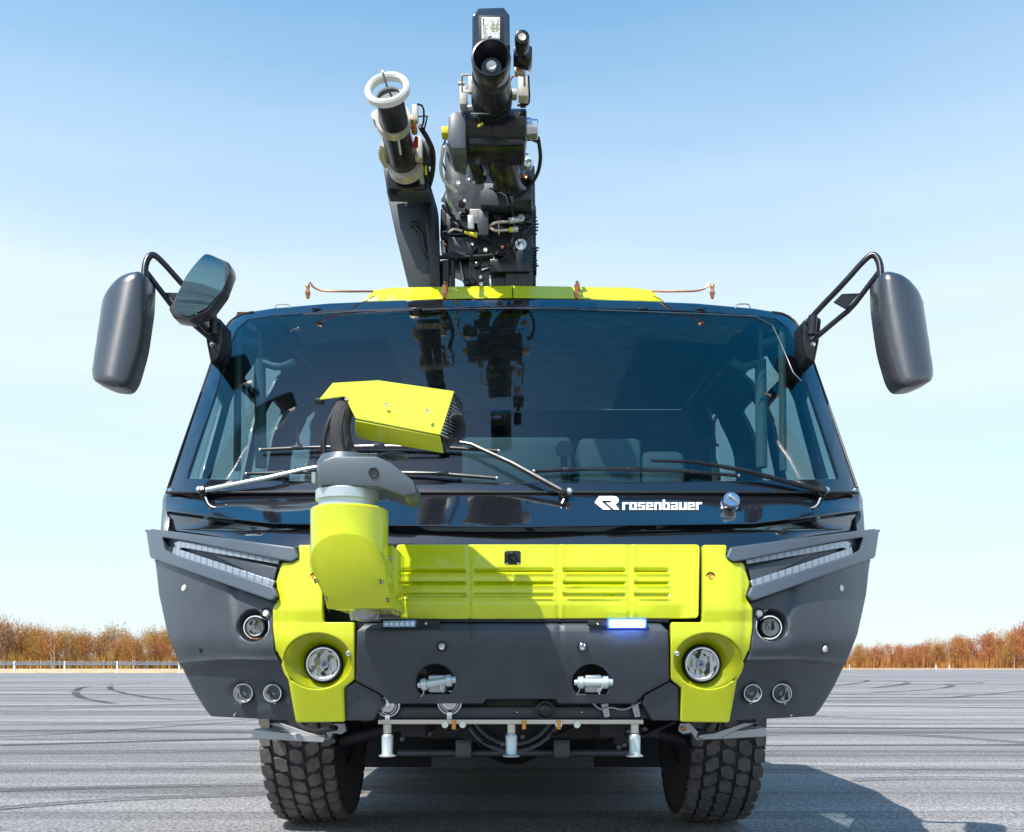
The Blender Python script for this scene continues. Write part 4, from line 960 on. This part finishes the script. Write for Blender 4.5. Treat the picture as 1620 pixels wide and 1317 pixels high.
# ------------------------------------------------------------------ left arm with the white ringed turret
t = PB(); t.bp([(611, 300), (646, 300), (678, 300), (683, 325), (694, 470), (650, 470), (628, 380)], .0, .14, .006); t.bp([(606, 262), (672, 252), (680, 304), (612, 302)], .02, .12)
arm = t.build('turret_arm', gplast, truck, 'tapering black arm carrying the white ringed roof turret')
def sub2(mb, nm, m): return mb.build(nm, m, arm, split=nm in ('turret_cable', 'ring_strut', 'barrel_stripe', 'arm_coupling'))
t = PB(); t.bp([(664, 300), (682, 296), (692, 330), (697, 470), (684, 470), (672, 345)], -.05, .1, .004); t.bt([(650, 354, -.01), (662, 356, -.01)], 5, 10); t.bt([(655, 357, -.02), (669, 370, -.03), (670, 392, -.03), (684, 409, -.03), (706, 405, -.03)], 2.4, 8, 2); sub2(t, 'arm_flange', black)
t = PB(); t.bt([(643, 268, .02), (634, 235, -.03), (626, 205, -.08), (622, 190, -.1)], [24, 22.5, 22, 22], 28); t.bb(612, 262, 676, 300, .0, .1, .02); sub2(t, 'turret_barrel', black)
t = PB(); t.bt([(629, 212, -.20), (634, 244, -.15)], 1.8, 6); t.bt([(652, 262, -.06), (655, 280, -.06)], 3, 6); sub2(t, 'barrel_stripe', white)
def ringat(px, py, dy, R1, R2, axv, m, nm, th=.05, dark=None):
    c = Wb(px, py, dy); a = R1 * mp(yb(py) + dy); b_ = R2 * mp(yb(py) + dy); t = MB()
    t.lathe(c, axv, [(th, b_), (th + .008, b_ + (a - b_) * .3), (th + .008, a - (a - b_) * .3), (th, a), (-th, a * .99), (-th - .004, a - .01), (-th - .004, b_ + .004), (-th, b_), (th, b_)], 56, (False, False)); return sub2(t, nm, m)
axr = Vector((-.10, -.88, .38))
ringat(613, 143, -.20, 36, 26.5, axr, cream, 'turret_ring', .012)
t = PB(); c = Wb(618, 164, -.22); t.lathe(c, axr, [(-.10, .060), (.03, .062), (.036, .058), (.03, .052)], 36); sub2(t, 'turret_muzzle', black); t = MB(); t.lathe(c, axr, [(.030, .0575), (.038, .0575), (.038, .053), (.030, .053)], 36, (False, False)); sub2(t, 'muzzle_rim', cream)
t = MB(); t.lathe(c, axr, [(.026, .054), (.030, .054), (.031, .0)], 36); sub2(t, 'muzzle_disc', gplast)
t = PB(); 
for dx, dy_ in ((-8, -30), (28, 4), (-26, 12)): t.ptube([(613 + dx, 143 + dy_, yb(143) - .21), (620 + dx * .55, 163 + dy_ * .5, yb(163) - .19)], 2, 6)
sub2(t, 'ring_strut', alu)
t = PB(); t.bt([(618, 168, -.18), (621, 186, -.10)], [20, 23], 28); sub2(t, 'muzzle_neck', black)
t = PB(); t.bt([(621, 186, -.10), (623, 196, -.09)], 28, 28); t.bt([(640, 254, -.01), (644, 264, .0)], 30, 28)
t.bt([(595, 182, -.06), (600, 195, -.05), (603, 202, -.03)], [8, 9, 4], 10); t.bt([(606, 228), (604, 244), (612, 262)], [5, 8, 6], 10, 1); t.bb(652, 165, 661, 190, -.05, .04); t.bb(656, 215, 668, 250, .0, .05); t.bt([(604, 200, -.06), (614, 256, .0)], 2.5, 6); sub2(t, 'turret_yoke', beige)
t = PB(); t.bt([(652, 185, -.06), (656, 210, -.06)], 5, 8); sub2(t, 'actuator', copper)
t = PB(); t.bt([(659, 218, -.08), (657, 232, -.08)], [3, 4.5], 8); sub2(t, 'red_plug', redm)
t = PB(); t.bt([(660, 165), (670, 168), (671, 190), (666, 205)], 1.6, 6, 1); t.bt([(664, 200), (678, 222), (686, 240), (685, 270), (680, 292), (668, 320)], 4, 8, 2); t.bt([(670, 205), (682, 225), (680, 262)], 2, 6, 1); t.bt([(655, 185), (676, 184), (670, 210)], 1.5, 6); t.bt([(672, 250), (676, 280)], 5, 8); t.bb(668, 222, 682, 258, .02, .04); sub2(t, 'turret_cable', matt)
t = PB(); t.bt([(674, 262, -.04), (674, 276, -.04)], 2, 6); sub2(t, 'cable_sleeve', yhose)
t = PB(); t.bt([(645, 292, -.03), (672, 292, -.03)], 3, 8); t.bt([(666, 276, -.03), (668, 290, -.03)], 4, 8); bolt(643, 325, yb(325), 3, arm); sub2(t, 'arm_coupling', zinc)
t = PB(); t.bb(616, 170, 622, 175, -.30 + .06, .01, .001)

# ================================================================== ground
def nodes_ground():
    m = bpy.data.materials.new('asphalt'); m.use_nodes = True; t = m.node_tree; L = t.links.new; b = t.nodes['Principled BSDF']; b.inputs['Roughness'].default_value = .82
    tc = t.nodes.new('ShaderNodeTexCoord')
    def noise(sx, sy, scale, detail=3, rough=.5, rot=0.0, dist=0):
        mp_ = t.nodes.new('ShaderNodeMapping'); mp_.inputs['Scale'].default_value = (sx, sy, 1); mp_.inputs['Rotation'].default_value = (0, 0, rot); L(tc.outputs['Object'], mp_.inputs[0])
        n = t.nodes.new('ShaderNodeTexNoise'); n.inputs['Scale'].default_value = scale; n.inputs['Detail'].default_value = detail; n.inputs['Roughness'].default_value = rough; n.inputs['Distortion'].default_value = dist
        L(mp_.outputs[0], n.inputs['Vector']); return n.outputs[0]
    def rng(v, a, b_, c, d):
        r = t.nodes.new('ShaderNodeMapRange'); r.inputs[1].default_value = a; r.inputs[2].default_value = b_; r.inputs[3].default_value = c; r.inputs[4].default_value = d; L(v, r.inputs[0]); return r.outputs[0]
    def mul(a, b_):
        q = t.nodes.new('ShaderNodeMath'); q.operation = 'MULTIPLY'
        L(a, q.inputs[0]); L(b_, q.inputs[1]); return q.outputs[0]
    v = rng(noise(1, 1, 34, 5, .95), .43, .57, .3, 2.0)                       # aggregate
    v = mul(v, rng(noise(1, 1, 95, 2, .9), .36, .64, .55, 1.5)); v = mul(v, rng(noise(1, 1, 7, 4, .7), .3, .7, .85, 1.15))
    v = mul(v, rng(noise(.03, .55, 1, 4, .6), .38, .62, .70, 1.28))           # long soft tyre streaks
    v = mul(v, rng(noise(.012, 1.6, 1, 5, .7, .01), .36, .62, .74, 1.2))
    v = mul(v, rng(noise(.010, .9, 1.3, 3, .6, -.05, .6), .56, .62, 1.0, .60))
    v = mul(v, rng(noise(.012, 2.3, 1.1, 3, .6, .04, .5), .60, .64, 1.0, .55))
    v = mul(v, rng(noise(.004, .35, 1.0, 2, .5, -.008), .60, .63, 1.0, .70))
    sc_ = t.nodes.new('ShaderNodeVectorMath'); sc_.operation = 'SCALE'; sc_.inputs[0].default_value = (.205, .196, .194); L(v, sc_.inputs['Scale']); L(sc_.outputs[0], b.inputs['Base Color'])
    bp = t.nodes.new('ShaderNodeBump'); bp.inputs['Strength'].default_value = .8; bp.inputs['Distance'].default_value = .006; L(noise(1, 1, 110, 3, .7), bp.inputs['Height']); L(bp.outputs[0], b.inputs['Normal'])
    return m
asph = nodes_ground()
b = bmesh.new(); vs = [b.verts.new(p) for p in ((-3000, -3000, 0), (3000, -3000, 0), (3000, 4000, 0), (-3000, 4000, 0))]; b.faces.new(vs)
g = link('tarmac', b, asph, smooth=30); g['kind'] = 'structure'
# skid marks: thin ribbons of rubber 4 mm above
sk = bpy.data.materials.new('tyre_rubber_marks'); sk.use_nodes = True; t_ = sk.node_tree; bb_ = t_.nodes['Principled BSDF']; bb_.inputs['Base Color'].default_value = (.045, .042, .045, 1); bb_.inputs['Roughness'].default_value = .8
tc = t_.nodes.new('ShaderNodeTexCoord'); n_ = t_.nodes.new('ShaderNodeTexNoise'); n_.inputs['Scale'].default_value = 40; n_.inputs['Detail'].default_value = 6; n_.inputs['Roughness'].default_value = .8; t_.links.new(tc.outputs['Object'], n_.inputs['Vector'])
mpp = t_.nodes.new('ShaderNodeMapping'); mpp.inputs['Scale'].default_value = (.25, .25, 1); t_.links.new(tc.outputs['Object'], mpp.inputs[0])
n2 = t_.nodes.new('ShaderNodeTexNoise'); n2.inputs['Scale'].default_value = 1; t_.links.new(mpp.outputs[0], n2.inputs['Vector'])
a_ = t_.nodes.new('ShaderNodeMath'); a_.operation = 'ADD'; t_.links.new(n_.outputs[0], a_.inputs[0]); t_.links.new(n2.outputs[0], a_.inputs[1])
r_ = t_.nodes.new('ShaderNodeMapRange'); r_.inputs[1].default_value = .75; r_.inputs[2].default_value = 1.25; r_.inputs[3].default_value = .1; r_.inputs[4].default_value = .85; t_.links.new(a_.outputs[0], r_.inputs[0]); t_.links.new(r_.outputs[0], bb_.inputs['Alpha'])
def G(px, py): d = H * F / (py - HY); return Vector(((px - CX) * d / F, d - D, .004))
b = bmesh.new()
def ribbon(pts, wpx, k=[0]):
    k[0] += 1; z = .004 + .0006 * k[0]
    P = [G(*p) for p in pts]
    for _ in range(2):
        q = [P[0]]
        for i in range(len(P) - 1): q += [P[i].lerp(P[i + 1], .25), P[i].lerp(P[i + 1], .75)]
        q.append(P[-1]); P = q
    prev = None
    for i, p in enumerate(P):
        tt = (P[min(i + 1, len(P) - 1)] - P[max(i - 1, 0)]).normalized(); n = Vector((-tt.y, tt.x, 0)); 
        a = b.verts.new((p.x + n.x * wpx / 2, p.y + n.y * wpx / 2, z)); c = b.verts.new((p.x - n.x * wpx / 2, p.y - n.y * wpx / 2, z))
        if prev: b.faces.new((prev[0], prev[1], c, a))
        prev = (a, c)
for pts, wd in (([(-300, 1186), (0, 1180), (430, 1168), (900, 1160)], .28), ([(-300, 1175), (0, 1169), (300, 1148), (420, 1139)], .12), ([(-200, 1124), (0, 1126), (300, 1113), (600, 1112)], .3), ([(-200, 1117), (0, 1118), (320, 1115), (600, 1116)], .3),
                ([(1100, 1151), (1300, 1152), (1620, 1154), (1900, 1154)], .26), ([(1100, 1181), (1300, 1180), (1620, 1179), (1900, 1180)], .2), ([(1100, 1117), (1300, 1117), (1620, 1121), (1900, 1122)], .3), ([(1100, 1098), (1300, 1098), (1900, 1099)], .35), ([(1100, 1104), (1900, 1103)], .3),
                ([(240, 1080), (180, 1084), (172, 1088), (180, 1094), (240, 1106), (330, 1110)], .22), ([(180, 1083), (130, 1087), (116, 1096), (130, 1106), (180, 1114)], .25), ([(1300, 1075), (1370, 1076), (1374, 1079), (1330, 1085), (1240, 1092)], .3), ([(1400, 1077), (1440, 1079), (1430, 1084), (1380, 1089)], .35), ([(1490, 1083), (1512, 1085), (1480, 1092), (1380, 1096)], .3), ([(1500, 1078), (1570, 1081), (1500, 1083), (1400, 1084)], .3),
                ([(-300, 1090), (0, 1081), (200, 1077), (500, 1079)], .5), ([(-200, 1098), (200, 1100), (600, 1096)], .3), ([(1180, 1210), (1400, 1217), (1700, 1222)], .08), ([(-100, 1226), (150, 1218), (420, 1214)], .07), ([(-100, 1256), (200, 1246), (500, 1242)], .10), ([(-100, 1290), (150, 1268), (430, 1258)], .09), ([(-200, 1138), (100, 1146), (330, 1142), (600, 1128)], .16), ([(-200, 1160), (120, 1156), (420, 1160)], .14), ([(-200, 1208), (120, 1204), (430, 1206)], .12), ([(1150, 1166), (1330, 1160), (1500, 1166), (1750, 1188)], .16), ([(1180, 1128), (1400, 1140), (1700, 1143)], .14), ([(1240, 1110), (1450, 1108), (1560, 1100), (1700, 1086)], .22), ([(1350, 1236), (1500, 1232), (1750, 1240)], .10), ([(1200, 1196), (1500, 1200), (1800, 1196)], .12), ([(-200, 1196), (200, 1192), (500, 1186)], .1), ([(1100, 1138), (1620, 1132), (1800, 1130)], .12)):
    ribbon(pts, wd)
o = link('skid_marks', b, sk, recalc=False); o['kind'] = 'structure'
# grass verge (left: a low bank), reaching behind the trees
def earth(name, c1, c2, scale):
    m = bpy.data.materials.new(name); m.use_nodes = True; t = m.node_tree; b = t.nodes['Principled BSDF']; b.inputs['Roughness'].default_value = .95
    n = t.nodes.new('ShaderNodeTexNoise'); n.inputs['Scale'].default_value = scale; n.inputs['Detail'].default_value = 8; r = t.nodes.new('ShaderNodeValToRGB'); r.color_ramp.elements[0].position = .35; r.color_ramp.elements[1].position = .65
    r.color_ramp.elements[0].color = (*c1, 1); r.color_ramp.elements[1].color = (*c2, 1); tc = t.nodes.new('ShaderNodeTexCoord'); t.links.new(tc.outputs['Object'], n.inputs['Vector']); t.links.new(n.outputs[0], r.inputs[0]); t.links.new(r.outputs[0], b.inputs['Base Color']); return m
dry = earth('dry_grass', (.42, .27, .12), (.62, .47, .28), .6)
b = bmesh.new(); rows = []
for i in range(60):
    x = -160 + i * 320 / 59; y0 = 97 if x < -20 else (150 if x > 30 else 97 + (x + 20) / 50 * 53); hb = .30 if x < -20 else .12
    rows.append([b.verts.new((x, y0, .004)), b.verts.new((x, y0 + .8, .07)), b.verts.new((x, y0 + 8, hb)), b.verts.new((x, y0 + 60, hb + .1)), b.verts.new((x, 1500, hb))])
for a, c in zip(rows, rows[1:]):
    for k in range(4): b.faces.new((a[k], c[k], c[k + 1], a[k + 1]))
o = link('grass_verge', b, dry); o['kind'] = 'structure'
# kerb line on the right
# ================================================================== guard rail and marker posts
steelrail = mat('weathered_rail', (.16, .20, .26), .6, vary=.3, vscale=2)
post_w = mat('post_white', (.8, .78, .74), .5)
gr_ = empty('guard_rail', 'long blue grey metal guard rail along the verge left of the truck', 'guard rail', (-60, 111, .3))
t = MB(); 
for z, hh in ((1.16, .14), (.90, .20)): t.box((-50, 111, z), (170, .08, hh), bev=.02)
t.build('rail', steelrail, gr_)
for k in range(72):
    x = -96 + k * 1.33
    t = MB(); t.box((x, 111.1, .75), (.10, .1, 1.2), bev=.01); t.build('post', alu if k % 2 else steelrail, gr_)
def marker(x, y, h_, lab, grp):
    r = empty('marker_post', lab, 'marker post', (x, y, .0), grp)
    t = MB(); t.add([(x - .09, y, 0), (x + .09, y, 0), (x + .09, y + .1, 0), (x - .09, y + .1, 0), (x - .06, y, h_), (x + .06, y, h_), (x + .06, y + .08, h_ + .08), (x - .06, y + .08, h_ + .08)], [(0, 1, 2, 3), (4, 5, 6, 7), (0, 1, 5, 4), (1, 2, 6, 5), (2, 3, 7, 6), (3, 0, 4, 7)]); t.build('post', post_w, r)
    t = MB(); t.box((x, y - .01, h_ - .2), (.08, .02, .12)); t.build('reflector_band', zinc, r)
for px, lab in ((22, 'leftmost white marker post at the tarmac edge left of the truck'), (102, 'second white marker post from the left edge of the view'), (185, 'third white marker post from the left, before the brown trees'), (283, 'white marker post closest to the dark bumper corner on the left')):
    d = 99.5; marker((px - CX) * d / F, d - D, 1.15, lab, 'white marker posts along the left verge')
for px, lab in ((1344, 'small white marker post nearest the right bumper corner'), (1481, 'small white marker post in the middle of the right verge'), (1502, 'small white marker post right of the middle of the right verge')):
    d = 151; marker((px - CX) * d / F, d - D, .7, lab, 'small white posts along the right verge')
# ================================================================== trees
def leafmat(name, c1, c2):
    m = earth(name, c1, c2, .9); return m
rust = leafmat('rust_twigs', (.32, .125, .03), (.50, .24, .07)); ochre = leafmat('ochre_twigs', (.36, .17, .03), (.50, .30, .07)); redt = leafmat('red_twigs', (.36, .115, .035), (.50, .21, .075)); dull = leafmat('brown_twigs', (.24, .12, .06), (.36, .22, .12))
bark = mat('birch_bark', (.56, .48, .40), .8, vary=.4, vscale=3)
def tree_proto(seed, hgt, wid, m, dens, lab, grp, base=.18, nm='birch_tree', cone=False):
    R = random.Random(seed); root = empty(nm, lab, 'tree', (0, 0, 0), grp)
    t = MB(); lean = R.uniform(-.06, .06); nst = R.choice((1, 1, 2, 3)); limbs = []
    for q in range(nst):
        x0 = (q - (nst - 1) / 2) * .35; ln = lean + (q - (nst - 1) / 2) * .10
        pts = [Vector((x0 + ln * z + R.uniform(-.08, .08), R.uniform(-.08, .08), z)) for z in [hgt * .92 * k / 7 for k in range(8)]]; pts[0].z = -.3
        t.tube(pts, [.10 * (1 - k / 8.5) * (hgt / 7) for k in range(8)], 6)
        for k in range(9):
            z = R.uniform(.25, .85) * hgt; a = R.uniform(0, 6.28); ln2 = R.uniform(.4, 1.0) * wid * .5; p = pts[0].lerp(pts[-1], z / (hgt * .92)); e = p + Vector((math.cos(a) * ln2, math.sin(a) * ln2, ln2 * R.uniform(.9, 1.6)))
            t.tube([p, p.lerp(e, .5) + Vector((0, 0, .1)), e], [.03, .02, .008], 5); limbs.append((p, e))
    t.build('trunk', bark, root)
    b = bmesh.new(); cl = [(limbs[R.randrange(len(limbs))]) for _ in range(22)]
    cl = [p.lerp(e, R.uniform(.4, 1.1)) for p, e in cl]; cl = [Vector((c.x, c.y, min(c.z, hgt * .97))) for c in cl]
    for i in range(dens):
        c = R.choice(cl); rr = wid * .17
        p = c + Vector((R.gauss(0, rr), R.gauss(0, rr), R.gauss(0, rr * 1.5)))
        if p.z < base * hgt: p.z = base * hgt + R.random() * hgt * .2
        if cone: f = max(.05, 1 - p.z / hgt); p.x *= f * 1.6; p.y *= f * 1.6
        L = R.uniform(.22, .62); d = Vector((R.gauss(0, .35) + p.x * .12, R.gauss(0, .35), 1)).normalized(); sd = Vector((R.uniform(-1, 1), R.uniform(-1, 1), R.uniform(-.3, .3))).normalized() * R.uniform(.018, .05)
        v = [b.verts.new(p - sd), b.verts.new(p + sd), b.verts.new(p + d * L)]; b.faces.new(v)
        if R.random() < .55:
            d2 = (d + Vector((R.uniform(-.7, .7), R.uniform(-.7, .7), 0))).normalized(); v = [b.verts.new(p - sd), b.verts.new(p + sd), b.verts.new(p + d2 * L * .7)]; b.faces.new(v)
    link('crown', b, m, root, recalc=False); return root
def kids(o): return [c for c in COL.objects if c.parent is o]
labL = 'bare orange brown tree in the row beyond the guard rail left of the truck'; gL = 'autumn trees left of the truck'
labR = 'rust red bare birch in the dense row right of the truck'; gR = 'autumn trees right of the truck'
LABL = ['rust orange bare tree in the row beyond the guard rail', 'broad ochre tree in the row beyond the guard rail', 'thin dull brown bare tree in the row beyond the guard rail', 'low orange tree with several stems beyond the guard rail', 'wide low ochre tree beyond the guard rail']
LABR = ['red brown bare birch in the dense row right of the truck', 'tall rust orange birch in the row right of the truck', 'small red twigged birch in the row right of the truck', 'ochre birch among redder ones right of the truck', 'wide red birch in the dense row right of the truck']
protoL = [tree_proto(20 + i, [5.6, 6.4, 5.0, 6.0, 5.4][i], [3.2, 3.6, 2.8, 3.4, 3.8][i], [rust, ochre, dull, rust, ochre][i], [2000, 2200, 1400, 2000, 2000][i], LABL[i], gL) for i in range(5)]
protoR = [tree_proto(40 + i, [6.6, 7.2, 6.0, 7.0, 6.4][i], [3.0, 3.2, 2.6, 3.0, 3.4][i], [redt, rust, redt, ochre, redt][i], [2100, 2100, 1800, 1700, 2100][i], LABR[i], gR, .1) for i in range(5)]
cache = {id(p): kids(p) for p in protoL + protoR}
used = set(); rt = random.Random(5)
def plant(protos, x, y, z, s, lab=None):
    p = rt.choice(protos)
    if id(p) in used:
        o = p.copy(); COL.objects.link(o)
        for c in cache[id(p)]: q = c.copy(); COL.objects.link(q); q.parent = o; q.matrix_parent_inverse = Matrix.Identity(4)
    else:
        o = p; used.add(id(p))
        for c in cache[id(p)]: c.matrix_parent_inverse = Matrix.Identity(4)
    o.location = (x, y, z); o.scale = (s * rt.uniform(.9, 1.1), s * rt.uniform(.9, 1.1), s); o.rotation_euler = (0, 0, rt.uniform(0, 6.28))
    if lab: o['label'] = lab
    return o
for row in range(2):
    x = -92.0
    while x < -4:
        d = 124 + row * 7 + rt.uniform(-2, 2); px = CX + x * F / (d); lift = .92 if px < 40 else (.72 if px < 200 else .66)
        plant(protoL, x, d - D, .3, lift * rt.uniform(.72, 1.08)); x += rt.uniform(.75, 1.35)
for row in range(2):
    x = 6.0
    while x < 99:
        d = 165 + row * 7 + rt.uniform(-2, 2); px = CX + x * F / d; lift = .60 + .26 * sm(1420, 1560, px) + .3 * sm(1600, 1620, px) * (px > 1600)
        plant(protoR, x, d - D, .15, lift * rt.uniform(.88, 1.06)); x += rt.uniform(1.0, 2.0)
# undergrowth
def brush(name, x0, x1, y0, y1, n, h0, h1, m, lab):
    R = random.Random(9); b = bmesh.new()
    for i in range(n):
        x = R.uniform(x0, x1); y = R.uniform(y0, y1); hh = R.uniform(h0, h1) * (1 + .5 * math.sin(x * .7) * math.sin(x * .23 + 1)); a = R.uniform(0, 3.14); wx = math.cos(a) * R.uniform(.03, .09); z0 = .25
        for k in range(3):
            dx = R.uniform(-.35, .35); v = [b.verts.new((x - wx, y, z0)), b.verts.new((x + wx, y + .05, z0)), b.verts.new((x + dx, y + R.uniform(-.2, .2), z0 + hh * R.uniform(.5, 1)))]; b.faces.new(v)
    o = link(name, b, m, recalc=False); o['kind'] = 'stuff'; o['label'] = lab; o['category'] = 'undergrowth'
brush('undergrowth', -92, -4, 119, 128, 12000, 1.4, 2.8, ochre, 'low ochre and brown brush under the trees left of the truck')
brush('undergrowth', -2, 112, 159, 169, 12000, 1.4, 3.2, rust, 'low rust brown brush under the birches right of the truck')
